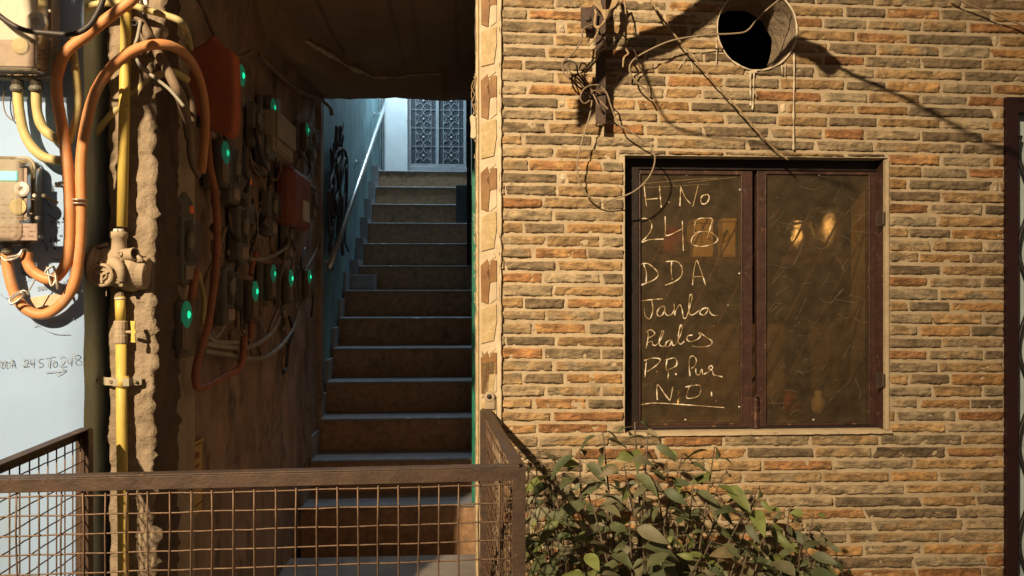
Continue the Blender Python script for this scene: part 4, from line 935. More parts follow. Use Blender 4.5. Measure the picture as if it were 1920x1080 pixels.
g = G(); a = PT(-50,418,f); b = PT(66,450,f); g.box((a[0], f+.009, b[2]), (b[0], f+.0118, a[2])); g.build('terminal_label', M['meterlabel'], mt2)
g = G(); c = PT(38,354,f); g.lathe((c[0], f+.0115, c[2]), (0,-1,0), [(0,.0175),(.006,.0175),(.009,.013),(.009,.006),(.003,.005)], 22); g.build('seal_ring', M['white'], mt2)
g = G(); c = PT(30,387,f); g.lathe((c[0], f+.0115, c[2]), (0,-1,0), [(0,.019),(.004,.019),(.005,.015),(.004,.003)], 22); g.build('dial', M['yellowcable'], mt2)
g = G(); c = PT(80,366,f+.03); g.tube([c, (c[0]+.012, c[1], c[2]-.006), (c[0]+.034, c[1], c[2]-.018)], .004, 8); g.build('side_latch', M['ivory'], mt2, smooth=True)
for (tr_, rows_, xa_, xb_) in ((mt1, (92,100,108,118,128,138), 10, 92), (mt2, (372,382,398,406,424,432,441), -4, 62)):
    for y in rows_:
        x = xa_
        while x < xb_:
            wd_ = rr0.uniform(3, 11); a = PT(x, y, f); g = G(); hh = rr0.uniform(1.2, 3.2)
            b = PT(min(xb_, x+wd_), y+hh, f); t_ = (f+.0072) if tr_ is mt1 else (f+.0118 if y < 415 else f+.0085)
            g.box((a[0], t_-.0004, b[2]), (b[0], t_+.0006, a[2])); g.build('label_print', M['browncable'], tr_); x += wd_+rr0.uniform(2, 14)
for tr_, pts in ((mt1, [(86,70),(88,18)]), (mt2, [(70,318),(72,444),(60,366),(66,408)])):
    for a, b in pts: g = G(); c = PT(a, b, f); g.lathe((c[0], f+.012, c[2]), (0,-1,0), [(0,.005),(.003,.005),(.004,.003)], 10); g.build('screw', M['clamp'], tr_)
for (tr_, pts, r) in ((mt1, [(33,150,172),(68,150,172)], .016), (mt2, [(14,458,476),(50,458,476)], .013)):
    for px, ya, yb in pts:
        a = PT(px,ya,TW-.045); b = PT(px,yb,TW-.045); g = G(); g.lathe(b, (0,0,1), [(0,r*.8),(.004,r),(.010,r),(.014,r*.85),(a[2]-b[2],r*.85)], 16); g.build('cable_gland', M['meterdark'], tr_)

# ------------------------------------------------------------------ conduits and cables at the left
def cable(name, label, pts, T, r, m, n=7, seg=10, group=None, cat_='cable', jit=.06):
    P = []
    for q in pts:
        tt = T if len(q) < 3 else q[2]
        P.append(PT(q[0], q[1], tt))
    g = G(); g.tube(cat(P, n), r, seg, jit=jit); o = g.build(name, M[m], smooth=True); return tag(o, label, cat_, group)
GC = 'conduits around the left meters'
cable('orange_conduit', 'orange conduit looping up from the lower meter to the top of the yellow pipe', [(50,470),(52,492),(66,512),(95,524),(118,505),(129,470),(131,400),(127,320),(118,250),(107,180),(108,140),(124,98),(165,64),(205,32),(245,2),(262,-20)], TW-.045, .0132, 'orange', seg=12, group=GC)
cable('orange_conduit', 'orange conduit making the widest loop under the lower meter and over the pillar', [(12,472),(16,510),(30,556),(55,584),(88,588),(122,562),(142,520),(150,450),(152,380),(152,300),(163,225),(180,170),(208,128,1.98),(245,98,2.0),(285,84,2.02),(325,88,2.06),(358,115,2.14),(378,165,2.24),(385,235,2.33),(378,322,2.42)], TW-.035, .0128, 'orange', seg=12, group=GC)
for (lab, px, py) in (('upper clamp on the taller orange conduit',124,346), ('clamp on the outer orange conduit',148,378), ):
    g = G(); c = PT(px, py, TW-.04); 
    for dz in (-.005, .004): g.tube([(c[0]+.0150*math.cos(a), c[1]+.0150*math.sin(a), c[2]+dz) for a in [q*math.pi/10 for q in range(20)]], .0022, 6, closed=True)
    g.box((c[0]-.028, c[1]+.002, c[2]-.006), (c[0]-.016, c[1]+.012, c[2]+.006)); tag(g.build('conduit_clamp', M['clamp'], smooth=True), 'wire '+lab, 'clamp', 'clamps on orange conduits')
for (lab, pts) in (('wire tie wrapped round the bottom bend of the inner orange conduit', [(88,500),(96,536),(104,520),(84,512),(100,500),(106,530),(108,542)]), ('wire tie wrapped round the outer orange conduit loop', [(20,562),(40,548),(42,556),(22,570),(20,558),(44,545),(54,553)]), ('wire tie across the two necks under the lower meter', [(2,480),(10,488),(24,486),(36,480),(42,468),(34,478),(14,482)])):
    g = G(); P = [PT(a, b, TW-.064-(.004 if i % 2 else 0)) for i, (a, b) in enumerate(pts)]; g.tube(cat(P, 6), .0028, 6); tag(g.build('wire_tie', M['clamp'], smooth=True), lab, 'wire tie', 'clamps on orange conduits')
cable('thin_wire', 'thin grey wire hanging between the two orange loops', [(70,518),(60,535),(48,556)], TW-.05, .0016, 'greycable', seg=6)
cable('black_cable', 'dark cable drooping across the upper meter at the top left', [(-20,12),(10,38),(45,56),(90,62),(135,64),(165,50),(185,20),(198,-15)], TW-.135, .0062, 'blackcable')
cable('meter_lead', 'yellow and grey lead curving from the left gland of the upper meter', [(33,168),(36,205),(44,245),(60,275),(85,296),(120,302)], TW-.04, .0115, 'yellowcable', seg=12, group=GC)
cable('meter_lead', 'pale lead bending right from the right gland of the upper meter', [(68,168),(70,210),(82,242),(108,262),(118,268)], TW-.04, .0115, 'yellowcable', seg=12, group=GC)
cable('meter_lead', 'pale vertical lead between the two orange conduits near the top', [(133,60),(138,100),(144,160),(146,200),(138,240),(128,268)], TW-.02, .009, 'yellowcable', group=GC)
cable('brown_conduit', 'dusty brown conduit slanting down right from the top of the yellow pipe', [(232,-20),(258,30),(285,80),(312,128),(332,170),(348,215,2.16),(355,260,2.25)], 2.07, .0125, 'browncable', seg=12, group=GC)
cable('brown_conduit', 'brown conduit hanging in front of the red panel', [(330,140,2.12),(350,165,2.16),(362,210,2.2),(356,260,2.24),(358,300,2.28),(372,330,2.34)], 2.1, .009, 'browncable', group=GC)
cable('tan_conduit', 'tan conduit rising to the right across the pillar top', [(176,256),(200,226),(222,202),(248,178),(285,148),(320,134),(352,150,2.14)], 2.09, .0095, 'yellowcable', group=GC)
cable('tan_conduit', 'tan conduit arching over the top left behind the yellow pipe', [(140,48),(150,24),(172,10),(205,6),(240,8),(280,20),(315,30),(340,42),(352,66,2.15),(357,92,2.2)], 2.03, .0085, 'yellowcable', group=GC)
cable('grey_wire', 'thin grey wire twisting down past the pillar top', [(264,38),(258,70),(252,92),(262,122),(285,142),(318,168),(345,200)], 2.055, .0045, 'greycable')
cable('grey_wire', 'thin wire hanging steeply to the pillar edge', [(262,-10),(270,30),(290,90),(320,148)], 2.075, .0032, 'blackcable')
cable('thin_wire', 'thin dark wire loop under the upper meter', [(10,160),(6,190),(12,215),(26,224),(24,190),(30,165)], TW-.02, .0015, 'browncable', seg=6)
cable('brown_conduit', 'dim brown conduit bending under the ceiling above the red panel', [(362,-20,2.3),(385,20,2.35),(400,60,2.5),(425,98,2.65),(450,106,2.85),(470,97,3.0)], 2.3, .008, 'browncable', group=GC)
g = G(); P = [PS(a, b, SL+.05) for a, b in ((487,104),(505,122),(530,146),(565,172),(600,186),(618,200),(622,215))]; g.tube(cat(P, 6), .012, 8, jit=.3); tag(g.build('brown_conduit', M['browncable'], smooth=True), 'dusty conduit sloping along the top of the passage wall', 'cable', GC)
g = G(); P = [PT(262,12,2.09), PT(276,22,2.08), PT(280,30,2.085), PT(268,36,2.09)]
g.prism([PT(a,b,2.09)[::2] for a, b in ((255,-6),(277,-6),(279,12),(262,10))], 2.08, 2.10); tag(g.build('white_bracket', M['white'], bevel=.002), 'small white bracket at the top behind the yellow pipe', 'bracket')
g = G(); c = PT(252,43,2.06); g.tube([(c[0]+.007*math.cos(a), 2.06, c[2]+.007*math.sin(a)) for a in [q*math.pi/8 for q in range(16)]], .0025, 6, closed=True); tag(g.build('ring_hook', M['black'], smooth=True), 'tiny dark ring hook right of the yellow pipe', 'hook')

# ------------------------------------------------------------------ meters and conduits on the passage wall
LEDM, GLOWM = 'led', 'glow_ring'
def wall_meter(name='wall_meter'):
    t = proto(name, 'x', 'electricity meter', 'small meters along the dark passage wall')
    g = G(); g.box((-.052,-.030,-.085), (.052,0,.085)); g.build('base', M['meterdark'], t, bevel=.008)
    g = G(); g.box((-.046,-.062,-.075), (.046,-.031,.078)); g.build('meter_body', M['meterdark'], t, bevel=.012)
    g = G(); g.lathe((0,-.0615,.038), (0,-1,0), [(0,.015),(.005,.014),(.009,.010),(.012,.005),(.0126,.001)], 14); g.build('display', M[LEDM], t, smooth=True)
    g = G(); g.lathe((0,-.0612,.038), (0,-1,0), [(0,.040),(.004,.038),(.0075,.030),(.008,.018)], 18); g.build('glow_ring', M[GLOWM], t, smooth=True)  # faintly emissive ring imitates the glow spreading round the display
    g = G(); g.box((-.038,-.0642,-.060), (.038,-.0622,.014)); g.build('label_plate', M['meterlabel'], t)
    for x in (-.02, .02):
        g = G(); g.lathe((x,-.03,-.105), (0,0,1), [(0,.009),(.02,.011)], 10); g.build('cable_gland', M['meterdark'], t)
    g = G(); g.box((-.050,-.084,-.082), (.050,-.0295,.083)); g.build('clear_cover', M['smallcover'], t, bevel=.006)
    return t
WM = [(450,140,'green-lit meter beside the red panel, highest of the passage meters', 1.0), (510,200,'green-lit meter hanging between the red panel and the ivory box', .95), (574,243,'green-lit meter just right of the ivory box', .9),
      (420,285,'green-lit meter directly below the red panel', 1.0), (476,545,'brightest green-lit meter with orange conduit under it', 1.0), (510,512,'green-lit meter at the left of the row of three', .95),
      (543,521,'green-lit meter in the middle of the row of three', 1.0), (578,518,'green-lit meter at the right of the row of three', .95), (343,588,'green-lit meter half hidden by the pillar edge', 1.0)]
mp = wall_meter(); mp2 = None
for i, (px, py, lab, sc) in enumerate(WM):
    if i == 0: o = mp
    elif i in (4, 6, 7, 8): o = copy_tree(mp)
    elif mp2 is None:
        LEDM, GLOWM = 'leddim', 'glow_ring_dim'; mp2 = o = wall_meter(); o['label'] = lab
    else: o = copy_tree(mp2)
    p = PS(px, py, SL+.065*sc) if i < 8 else PS(346, py, SL+.065)
    o['label'] = lab; put(o, (SL+.008, p[1], p[2]-.041*sc), R(90), 0, (sc, sc, sc))
dead = proto('unlit_meter', 'x', 'electricity meter', 'unlit boxes between the lit meters')
g = G(); g.box((-.055,-.045,-.10), (.055,0,.10)); g.build('base', M['meterdark'], dead, bevel=.010)
g = G(); g.box((-.045,-.070,-.03), (.045,-.0455,.085)); g.build('cover', M['smallcover'], dead, bevel=.006)
g = G(); g.lathe((0,-.0455,.03), (0,-1,0), [(0,.03),(.012,.028),(.014,.01)], 16); g.build('dial', M['greycable'], dead, smooth=True)
g = G(); g.box((-.04,-.050,-.085), (.04,-.0455,-.045)); g.build('label_plate', M['meterlabel'], dead)
DL = [(440,330,'unlit dusty meter below and right of the red meter box',1.),(500,290,'unlit dusty meter left of the ivory box',.9),(512,400,'unlit dusty meter left of the red fuse box',1.),(455,440,'unlit dusty meter above the brightest meter',1.05),(545,450,'unlit dusty meter under the red fuse box',.9),(590,380,'unlit dusty meter at the far end beside the red fuse box',.9),(400,190,'unlit dusty meter partly behind the orange conduit',.9),(485,235,'unlit dusty meter between the two highest lit meters',.85),(430,555,'unlit dusty meter left of the brightest meter',1.),(352,470,'unlit dusty meter just below the nearest round meter',1.),(590,270,'unlit dusty meter beyond the ivory box',.9)]
for i, (px, py, lab, sc) in enumerate(DL):
    o = dead if i == 0 else copy_tree(dead); p = PS(px, py, SL+.05); o['label'] = lab; put(o, (SL+.009, p[1], p[2]), R(90), 0, (sc, sc, sc))
# dome meters with a dim red lamp
def dome():
    t = proto('dome_meter', 'x', 'electricity meter', 'round old meters on the passage wall')
    g = G(); g.lathe((0,0,0), (0,-1,0), [(0,.07),(.015,.07),(.025,.063),(.035,.05),(.042,.03),(.045,.004)], 24); g.build('housing', M['meterdark'], t, smooth=True)
    g = G(); g.lathe((0,-.042,.01), (0,-1,0), [(0,.013),(.006,.012),(.009,.004)], 14); g.build('red_lamp', M['redled'], t, smooth=True)
    g = G(); g.box((-.05,-.05,-.15), (.05,-.002,-.07)); g.build('terminal_box', M['meterdark'], t, bevel=.006)
    return t
dm = dome(); p = PS(370,400,SL+.07); dm['label'] = 'round old meter with dim red lamp nearest the pillar'; put(dm, (SL+.008, p[1], p[2]), R(90))
o = copy_tree(dm); p = PS(478,346,SL+.07); o['label'] = 'round old meter with dim red lamp left of the red fuse box'; put(o, (SL+.008, p[1], p[2]), R(90))
# red panel
pn = thing('red_meter_box', 'flat red-orange panel box hung high on the passage wall', 'panel', PS(400, 240, SL))
a = PS(371, 95, SL+.09); b = PS(440, 250, SL+.09)
TRB = 2.45
poly = [PT(a_, b_, TRB)[::2] for a_, b_ in ((347,96),(384,78),(398,60),(412,82),(432,92),(439,100),(441,150),(441,215),(437,246),(430,254),(418,252),(390,238),(366,212),(350,192))][::-1]
g = G(); g.prism(poly, TRB, TRB+.07); g.build('box', M['redpanel'], pn, bevel=.010)
g = G(); g.box((SL-.0, TRB+.03, 2.08), (SL+.03, TRB+.06, 2.26)); g.build('wall_bracket', M['meterdark'], pn)
# ivory box
ib = thing('ivory_box', 'ivory switch box with lid between the green-lit meters', 'switch box', PS(540, 295, SL))
a = PS(522, 222, SL+.10); b = PS(556, 222, SL+.10)
zt2 = PS(540,222,SL+.1)[2]; zb2 = PS(540,294,SL+.1)[2]
g = G(); g.box((SL+.004, a[1], zb2), (SL+.085, b[1], zt2)); g.build('box', M['ivory'], ib, bevel=.006)
g = G(); g.box((SL+.0852, a[1]+.006, zb2+.055), (SL+.10, b[1]-.006, zt2-.006)); g.build('lid', M['ivory'], ib, bevel=.004)
g = G(); g.box((SL+.0852, a[1]+.01, zb2+.008), (SL+.094, b[1]-.05, zb2+.045)); g.build('lower_flap', M['ivory'], ib, bevel=.003)
g = G(); g.tube([(SL+.04, (a[1]+b[1])/2+.05, zt2), (SL+.04, (a[1]+b[1])/2+.05, zt2+.09)], .010, 8); g.build('inlet_tube', M['greycable'], ib, smooth=True)
# red fuse box
fb = thing('red_fuse_box', 'rounded red fuse box with pale label on the passage wall', 'fuse box', PS(567, 425, SL))
zt3 = PS(560,312,SL+.1)[2]; zb3 = PS(560,424,SL+.1)[2]; a = PS(551, 350, SL+.09); b = PS(584, 350, SL+.09)
g = G(); g.box((SL+.004, a[1], zb3), (SL+.09, b[1], zt3)); g.build('box', M['redbox'], fb, bevel=.03)
g = G(); g.box((SL+.0902, a[1]+.2, zb3+.04), (SL+.092, b[1]-.06, zb3+.14)); g.build('paper_label', M['cloth'], fb)
g = G(); g.tube([(SL+.06, b[1]-.01, zt3-.10), (SL+.07, b[1]+.03, zt3-.10), (SL+.07, b[1]+.03, zt3-.15)], .009, 8); g.build('switch_lever', M['ivory'], fb, smooth=True)
def wcable(label, pts, off, r, m, name='wall_conduit'):
    g = G(); P = [PS(q[0], q[1], SL+(off if len(q) < 3 else q[2])) for q in pts]; g.tube(cat(P, 6), r, 8, jit=.08)
    return tag(g.build(name, M[m], smooth=True), label, 'cable', 'conduits on the passage wall')
wcable('long dusty orange conduit dropping from the red panel to a bend near the floor', [(388,250),(393,310),(403,360),(407,430),(405,500),(398,560),(388,620),(372,670),(366,705),(371,726),(388,724),(420,706),(448,690),(456,665),(458,630)], .07, .012, 'orangedark')
wcable('short orange conduit stub under the brightest meter', [(470,632),(472,600,.06),(470,585,.05)], .05, .012, 'orangedark')
wcable('orange conduit rising left of the brightest meter', [(480,475),(474,495),(470,515)], .05, .010, 'orangedark')
wcable('orange conduit beside the half hidden meter', [(368,505),(362,540),(356,575),(350,600)], .06, .012, 'orangedark')
wcable('upper grey conduit sagging between the orange drops', [(388,625),(402,640),(430,642),(452,640)], .05, .009, 'greycable')
wcable('middle grey conduit sagging below the row of meters', [(386,644),(420,650),(460,652),(490,640),(512,620),(524,595)], .05, .009, 'greycable')
wcable('lowest grey conduit sagging below the row of meters', [(384,658),(420,664),(470,672),(500,668),(530,645),(552,610),(560,580)], .045, .009, 'greycable')
wcable('grey conduit dropping behind the brightest meter', [(440,520),(432,560),(425,595),(412,625),(402,632),(396,622)], .04, .008, 'greycable')
wcable('grey conduit hooking up towards the red fuse box', [(470,486),(500,484),(525,472),(540,458),(548,430)], .05, .008, 'greycable')
wcable('grey conduit left of the long orange one', [(372,512),(382,560),(380,610)], .03, .008, 'yellowcable')
wcable('thin brown cable at the far end of the passage wall', [(596,430),(592,470),(576,500),(570,515)], .04, .007, 'browncable')
wcable('thin brown cable rising beside the ivory box', [(470,300),(500,330),(520,335),(528,300)], .03, .006, 'browncable')
rr = random.Random(21)
for k in range(44):
    x = rr.uniform(395, 590); y = rr.uniform(180, 600); pts = [(x, y)]
    for j in range(4): x += rr.uniform(-14, 14); y += rr.uniform(8, 38); pts.append((min(598, max(350, x)), y))
    o = wcable('', pts, rr.uniform(.015,.055), rr.choice([.003,.004,.006,.008]), rr.choice(['blackcable','browncable','browncable','blackcable','greycable']), 'loose_wire')
    o['label'] = 'loose wire tangled between the meters on the passage wall'; o['group'] = 'loose wires between the passage meters'; o['category'] = 'wire'
# cable bundle on the teal wall
for k in range(18):
    g = G(); x = 618+rr.uniform(0, 34); y0 = rr.uniform(225, 300); P = []
    for j in range(7): P.append(PS(x+rr.uniform(-4,6)-j*.7, y0+j*rr.uniform(24,36), SL+rr.uniform(.02,.06)))
    g.tube(cat(P, 5), rr.choice([.006,.008,.011]), 7); tag(g.build('hanging_cable', M['bundle'], smooth=True), 'black cable in the bundle hanging on the teal wall', 'cable', 'black cables hanging on the teal wall')
g = G(); P = [PS(a, b, SL+.05) for a, b in ((626,300),(632,282),(644,280),(650,300),(650,350),(648,400))]; g.tube(cat(P, 6), .011, 8); tag(g.build('hanging_cable', M['bundle'], smooth=True), 'thick black cable hooked over the top of the bundle on the teal wall', 'cable', 'black cables hanging on the teal wall')
# notice
nt_ = thing('warning_notice', 'faded yellow framed notice low on the passage wall behind the railing', 'notice', PS(358, 1000, SL))
a = PS(337, 845, SL+.008); b = PS(380, 822, SL+.008)
zt4 = PS(380,820,SL+.008)[2]; zb4 = PS(380,955,SL+.008)[2]
g = G(); g.box((SL+.007, a[1], zb4), (SL+.011, b[1], zt4)); g.build('plate', M['sign'], nt_)
g = G()
for (z0_, z1_) in ((zt4-.014, zt4-.011), (zb4+.03, zb4+.033)): g.box((SL+.0112, a[1], z0_), (SL+.0122, b[1]-.008, z1_))
g.box((SL+.0112, b[1]-.010, zb4), (SL+.0122, b[1]-.007, zt4-.012)); g.build('border', M['inkblack'], nt_)
g = G()
for k, z in enumerate((zt4-.055, zt4-.085)):
    for j in range(8):
        t = a[1]+.03+j*(b[1]-a[1]-.07)/8; hh = .022 if k == 0 else .011
        g.box((SL+.0112, t, z), (SL+.012, t+.013, z+hh*rr.uniform(.7,1)))
g.build('red_print', M['signred'], nt_)

# ------------------------------------------------------------------ bracket, ropes and wires on the stone wall
br = thing('rusty_bracket', 'rusty angle iron bracket bolted on the stone wall left of the hole', 'bracket', PT(1128, 235, T0))
TBk = T0-.055
g = G(); a = PT(1117,-60,TBk); b = PT(1136,232,TBk)
g.box((a[0], TBk, b[2]), (b[0], TBk+.004, a[2])); g.box((b[0]-.004, TBk+.0041, b[2]), (b[0], TBk+.040, a[2])); g.build('angle_bar', M['rust'], br, bevel=.001)
g = G(); a = PT(1091,9,TBk); b = PT(1112,49,TBk); g.box((a[0], TBk+.02, b[2]), (b[0], TBk+.025, a[2])); g.box((b[0]-.001, TBk+.0, b[2]), (b[0]+.004, TBk+.045, a[2])); g.build('plate', M['rust'], br, bevel=.001)
g = G(); c = PT(1102,35,TBk+.02); g.lathe(c, (0,-1,0), [(0,.009),(.005,.009),(.007,.005)], 6); g.build('bolt', M['rust'], br)
for z in (.03, .25, .4): g = G(); c = PT(1130, 232, TBk); g.tube([(c[0], TBk+.02, c[2]+z), (c[0], T0+.0, c[2]+z)], .008, 8); g.build('anchor', M['rust'], br)
def wcb(label, pts, r, m, name='wall_wire', jit=.1, n=7, cat_='wire', group='wires and ropes hanging on the stone wall', seg=7):
    g = G(); P = [PT(q[0], q[1], T0-(q[2] if len(q) > 2 else .05)) for q in pts]; g.tube(cat(P, n), r, seg, jit=jit)
    return tag(g.build(name, M[m], smooth=True), label, cat_, group)
for k in range(9):
    o_ = k*1.5
    wcb('', [(1112+o_,-8+o_*.5,.06),(1118+o_,10+o_,.075),(1135,20+o_*1.3,.085),(1152-o_,12+o_,.075),(1160-o_,-6+o_,.06),(1150,-20,.05),(1125,-20,.05),(1112+o_,-8,.055)], .0028, 'rope', 'rope_coil', .25)['label'] = 'tan rope coil wound round the top of the rusty bracket'
wcb('tan rope knotted across the bracket and rising to the right', [(1118,22,.07),(1115,45,.075),(1122,52,.085),(1135,38,.08),(1150,18,.07),(1168,0,.05)], .0034, 'rope', 'rope', .3)
wcb('frayed tan rope dangling down from the bracket knot', [(1122,48,.085),(1120,62,.08),(1112,76,.07),(1102,86,.06)], .0028, 'rope', 'rope', .4)
wcb('twisted pinkish rope wrapped round the middle of the bracket', [(1126,68,.075),(1134,78,.08),(1134,90,.085),(1124,96,.08),(1118,112,.075),(1108,124,.07),(1098,136,.06)], .0032, 'rope', 'rope', .4)
wcb('tan rope hanging free to the right of the bracket', [(1166,-10,.06),(1172,10,.065),(1174,50,.065),(1173,88,.065),(1178,100,.07),(1170,108,.07),(1168,126,.065)], .0028, 'rope', 'rope', .4)
wcb('stiff dark wire bending left from the bracket plate', [(1112,46,.06),(1094,55,.07),(1090,75,.07),(1076,98,.065),(1060,112,.06),(1054,122,.06),(1060,140,.06),(1075,152,.06)], .0026, 'browncable')
for i, (pts, r) in enumerate((([(1056,120),(1066,114),(1080,120),(1084,138),(1096,156),(1108,174),(1120,186)], .003), ([(1058,122),(1072,138),(1088,152),(1104,170),(1130,195),(1140,205)], .0032), ([(1086,128),(1092,118),(1100,124),(1096,140),(1100,158)], .0026),
                       ([(1070,146),(1080,160),(1094,168),(1100,176)], .0030), ([(1090,140),(1100,152),(1112,176),(1124,200),(1136,214)], .0028), ([(1062,130),(1068,146),(1076,154)], .0022), ([(1084,136),(1078,148),(1090,160),(1108,184)], .0026), ([(1100,140),(1094,150),(1108,168),(1118,170)], .0024))):
    wcb('cut wire end in the knotted bundle left of the bracket', [(a, b, .045+.012*((i+j) % 4)) for j, (a, b) in enumerate(pts)], r*.8, 'browncable' if i % 3 else 'blackcable', 'wire_bundle', group='cut wires knotted at the bracket')
wcb('wire curled in a small ring in front of the bracket', [(1124,160,.09),(1108,160,.095),(1094,168,.1),(1088,184,.1),(1096,194,.095),(1106,188,.09)], .0022, 'browncable')
wcb('thin grey wire forming the large loop that reaches the window corner', [(1118,158,.085),(1136,172,.08),(1146,200,.07),(1160,232,.06),(1190,252,.06),(1216,270,.06),(1228,296,.06),(1218,330,.06),(1190,358,.058),(1155,372,.05),(1122,378,.035),(1098,362,.04),(1085,335,.05),(1083,300,.055),(1094,255,.06),(1106,215,.065),(1110,188,.07)], .0022, 'wirebrown', n=8)
wcb('wire curving out from the bracket and across the front of the hole', [(1218,182,.05),(1210,168,.05),(1190,150,.055),(1180,130,.06),(1188,112,.06),(1215,95,.06),(1260,76,.06),(1320,66,.06),(1375,63,.06),(1400,58,.06),(1418,38,.06),(1438,18,.06),(1470,-8,.06)], .0024, 'wirebrown', n=8)
wcb('straight tan wire slanting from the top edge down to the window head', [(1212,-15,.05),(1232,20,.05),(1262,62,.045),(1300,108,.04),(1350,165,.035),(1400,222,.03),(1440,268,.02),(1478,300,.012)], .0026, 'rope', n=6)
wcb('wire stub with frayed end right of the bracket', [(1160,60,.06),(1178,76,.055),(1192,100,.05),(1196,118,.045),(1212,150,.03),(1216,175,.02)], .0022, 'browncable')
wcb('short thin wire crossing the bracket to the right', [(1143,92,.08),(1150,80,.08),(1162,68,.075),(1172,58,.07)], .0012, 'greycable')
wcb('pale wire crossing the upper right corner of the wall', [(1780,-8,.03),(1840,18,.03),(1930,52,.03)], .0026, 'rope')

# ------------------------------------------------------------------ bush
def leaf(g, base, d, L_, W_, col, rs_, fold=.25, curl=.25):
    d = d.normalized(); up = Vector((0,-.5,1)) if abs(d.z) < .85 else Vector((1,-.3,0))
    rt_ = d.cross(up).normalized(); a = rs_.uniform(-.9, .9); nrm = rt_.cross(d).normalized()
    rt2 = rt_*math.cos(a)+nrm*math.sin(a); n2 = d.cross(rt2)*-1
    vs = []; P = [0, .12, .3, .5, .7, .87, 1]; Wd = [.04, .5, .92, 1, .78, .4, 0]
    for p, q in zip(P, Wd):
        c = base+d*L_*p-n2*curl*L_*p*p*.6+Vector((0,0,-.28*L_*p*p)); o_ = rt2*W_*q*.5; lift = n2*fold*W_*q*.5
        vs += [c-o_+lift, c, c+o_+lift]
    fs = []
    for i in range(6): b = i*3; fs += [(b, b+1, b+4, b+3), (b+1, b+2, b+5, b+4)]
    g.add(vs, fs, col)
def bush(name, label, base, stems, rs_, lsz, nleaf, cat_='bush'):
    t = thing(name, label, cat_, base); gl, gw = G(), G()
    for tip, mid in stems:
        P = cat([Vector(base)+Vector((rs_.uniform(-.06,.06), rs_.uniform(-.03,.03), 0)), mid, tip], 8)
        gw.tube(P, lambda u: .0042*(1-.75*u)+.0006, 5)
        for k in range(nleaf):
            u = 1-(k/nleaf)**1.25*.72; i = min(len(P)-2, int(u*(len(P)-1))); p = Vector(P[i]).lerp(Vector(P[i+1]), u*(len(P)-1)-i)
            ax = (Vector(P[i+1])-Vector(P[i])).normalized(); an = k*2.4+rs_.uniform(-.5,.5)
            side = ax.orthogonal().normalized(); side.rotate(Matrix.Rotation(an, 3, ax)); dr_ = (side+ax*rs_.uniform(.0,.7)+Vector((0,-.2,-.35)))
            pe = p+dr_.normalized()*rs_.uniform(.008,.03); gw.tube([p, pe], .0009, 4)
            s_ = lsz*rs_.choice([rs_.uniform(.4,.8), rs_.uniform(.8,1.35)])
            r_ = rs_.random(); c = (.13,.15,.078)
            if r_ < .16: c = (.20,.24,.08)
            elif r_ < .30: c = (.09,.115,.06)
            elif r_ < .55: c = (.19,.185,.115)
            elif r_ < .62: c = (.27,.22,.13)
            k2 = rs_.uniform(.8,1.25); c = tuple(q*k2 for q in c)
            leaf(gl, pe, dr_, s_, s_*rs_.uniform(.38,.52), c, rs_, rs_.uniform(.1,.7), rs_.uniform(-.2,.9))
    gl.build('foliage', M['leaf'], t, smooth=True); gw.build('stem', M['twig'], t, smooth=True); return t
rb = random.Random(19)
def up3(px, py, T): return Vector(PT(px, py, T))
tips = [(1190,792,1.98),(1130,808,1.95),(1215,812,1.93),(1085,845,1.9),(1280,850,1.92),(1340,838,1.88),(1355,890,1.9),(1300,905,1.85),(1040,880,1.9),(1010,850,2.02),(1170,870,1.82),(1230,900,1.8),(1420,915,1.9),(1395,960,1.85),(1110,940,1.78),(1060,960,1.8),(1180,980,1.75),(1270,990,1.78),(1340,1000,1.8),(1000,960,1.9),(1140,900,2.02),(1250,950,1.98),(1360,940,1.98),(1440,980,1.95),(1020,920,2.0),(1090,1020,1.72),(1220,1040,1.7),(1310,1050,1.72),(1400,1040,1.78),(985,1020,1.85),(1150,1050,1.9),(1270,1060,1.88),(1060,1050,1.68),(1200,1075,1.65),(1120,1080,1.62),(1340,1075,1.7),(1020,1000,1.75),(1180,930,2.05),(1300,960,2.08),(1100,900,2.06),(1420,1020,2.05),(1230,1000,2.05)]
base = PT(1190, 1560, 1.92)
base = (base[0], 1.92, .22)
bush('leafy_bush', 'dusty green leafy bush growing in front of the stone wall under the window', base, [(up3(*t_), Vector(base).lerp(up3(*t_), .55)+Vector((rb.uniform(-.06,.06), rb.uniform(-.05,.03), rb.uniform(0,.06)))) for t_ in tips], rb, .058, 18)
base2 = (PT(1490,1500,1.98)[0], 1.98, .22)
tips2 = [(1525,965,1.95),(1480,950,2.02),(1450,1010,1.92),(1540,1010,1.9),(1500,1030,1.86),(1555,1060,1.95),(1460,1055,1.85),(1470,985,2.05),(1530,1040,1.85),(1580,1075,1.95),(1500,1075,1.75),(1430,1075,1.8)]
bush('young_shrub', 'smaller green shrub at the right side of the bush, with bright young leaves', base2, [(up3(*t_), Vector(base2).lerp(up3(*t_), .55)+Vector((rb.uniform(-.04,.04), 0, 0))) for t_ in tips2], rb, .056, 19)
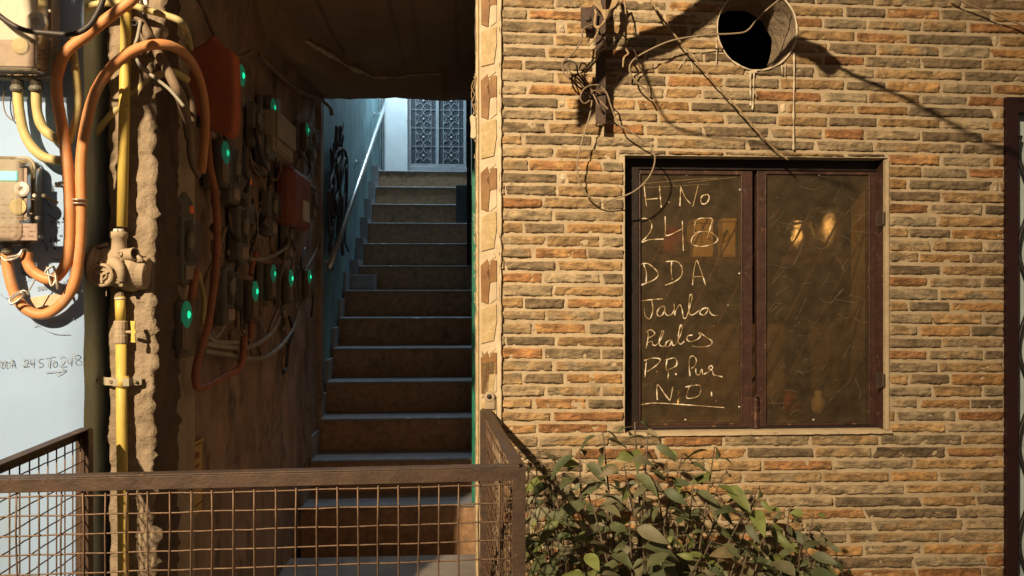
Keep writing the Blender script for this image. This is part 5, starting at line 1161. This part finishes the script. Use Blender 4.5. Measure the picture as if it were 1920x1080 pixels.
# bare twigs by the railing corner
tw = thing('dry_twigs', 'thin bare twigs with few small leaves between the railing and the bush', 'twigs', (PT(1010,1400,2.05)[0], 2.05, .22)); g = G(); gl = G()
for k in range(20):
    tip = up3(rb.uniform(985, 1060), rb.uniform(830, 960), rb.uniform(1.95, 2.1)); b0 = Vector((PT(1020,1400,2.05)[0]+rb.uniform(-.04,.04), 2.05, .25))
    P = cat([b0, b0.lerp(tip, .5)+Vector((rb.uniform(-.03,.03),0,0)), b0.lerp(tip, .8)+Vector((rb.uniform(-.02,.02),0,.0)), tip], 5); g.tube(P, lambda u: .0022*(1-.7*u), 4)
    for j in range(4):
        i = rb.randrange(len(P)//2, len(P)); q = Vector((rb.uniform(-1,1), rb.uniform(-.6,.2), rb.uniform(-.6,.7))); g.tube([P[i], P[i]+q*.02, P[i]+q*.035+Vector((0,0,.01))], .0008, 4)
        if rb.random() < .7: leaf(gl, P[i]+q*.03, q, rb.uniform(.018,.034), rb.uniform(.009,.014), (.12,.11,.06), rb)
g.build('twig', M['twig'], tw, smooth=True); gl.build('small_leaves', M['leaf'], tw, smooth=True)
for nm, lab, c, r in (('clay_planter', 'large clay planter holding the leafy bush', base, .20), ('clay_planter', 'smaller clay planter holding the young shrub', base2, .11), ('clay_planter', 'narrow clay planter holding the dry twigs', (PT(1020,1400,2.05)[0], 2.05, 0), .075)):
    g = G(); g.lathe((c[0], min(c[1], T0-r-.03), 0), (0,0,1), [(0,r*.7),(.20,r*.95),(.21,r*1.05),(.25,r*1.05),(.25,r*.92),(.22,r*.9)], 28)
    tag(g.build(nm, M['pot'], smooth=False), lab, 'planter')
# unseen overhead cables, set on the lamp's rays to cast the wall shadows
def over(label, pts, r, m='blackcable', name='unseen_shadow_cable'):
    g = G(); g.tube(cat([Vector(p) for p in pts], 8), r, 9, jit=.15); return tag(g.build(name, M[m], smooth=True), label, 'cable', 'cables over the lane')
Lw = Vector(street.location); Ll = Vector((Lw.x*CN+Lw.y*SN, -Lw.x*SN+Lw.y*CN, Lw.z))
def tow(px, py, f): p = Vector(PT(px, py, T0)); return p+(Ll-p)*f
for k in range(5):
    q = [(1085,215,.09),(1140,150,.075),(1190,95,.06),(1250,72,.065),(1300,35,.07),(1360,-10,.075),(1480,-110,.09)]
    over('unseen cable in the thick dark bundle hanging over the lane above the bracket', [tow(a+8*nz(k, i, 0), b-22+11*k+14*nz(k, i, 4), f+.006*nz(k, i, 8)) for i, (a, b, f) in enumerate(q)], .0085)
over('unseen thick piece added on the cable over the lane to cast a blob of shadow', [tow(1440,70,.075), tow(1490,85,.075), tow(1530,100,.078), tow(1562,128,.08)], .026, name='shadow_caster')  # thick piece added only for the blob of shadow beside the hole
over('unseen thin dark cable over the lane running on from the added thick piece', [tow(1380,40,.07), tow(1500,90,.075), tow(1590,135,.08), tow(1700,185,.11), tow(1800,240,.14), tow(1868,275,.16), tow(2100,390,.2)], .0062)
over('unseen thin dark cable hanging over the lane right of the bracket', [tow(1190,60,.06), tow(1215,150,.075), tow(1255,230,.09), tow(1330,255,.10), tow(1420,268,.11), tow(1600,330,.15)], .0032)
def towt(px, py, T, f): p = Vector(PT(px, py, T)); return p+(Ll-p)*f
for k, pts in enumerate(([(118,-60),(128,60),(138,150),(134,240),(142,330),(136,430),(142,520)], [(150,-60),(142,60),(150,140),(152,230),(146,330),(150,440),(148,540)], [(330,-60),(310,60),(292,130),(272,200),(252,270),(238,335)], [(200,-60),(238,20),(262,80),(268,140),(300,250),(320,330)])):
    over('unseen dark cable added over the lane to shade the left wall and pillar', [towt(px, py, 2.0 if k < 2 else 2.09, .11+.006*nz(k, i, 5)) for i, (px, py) in enumerate(pts)], .0115 if k < 2 else .008)  # unseen cables, added to darken the left wall and pillar by their shadow
for o in bpy.data.objects:
    if '_o' in o: del o['_o']
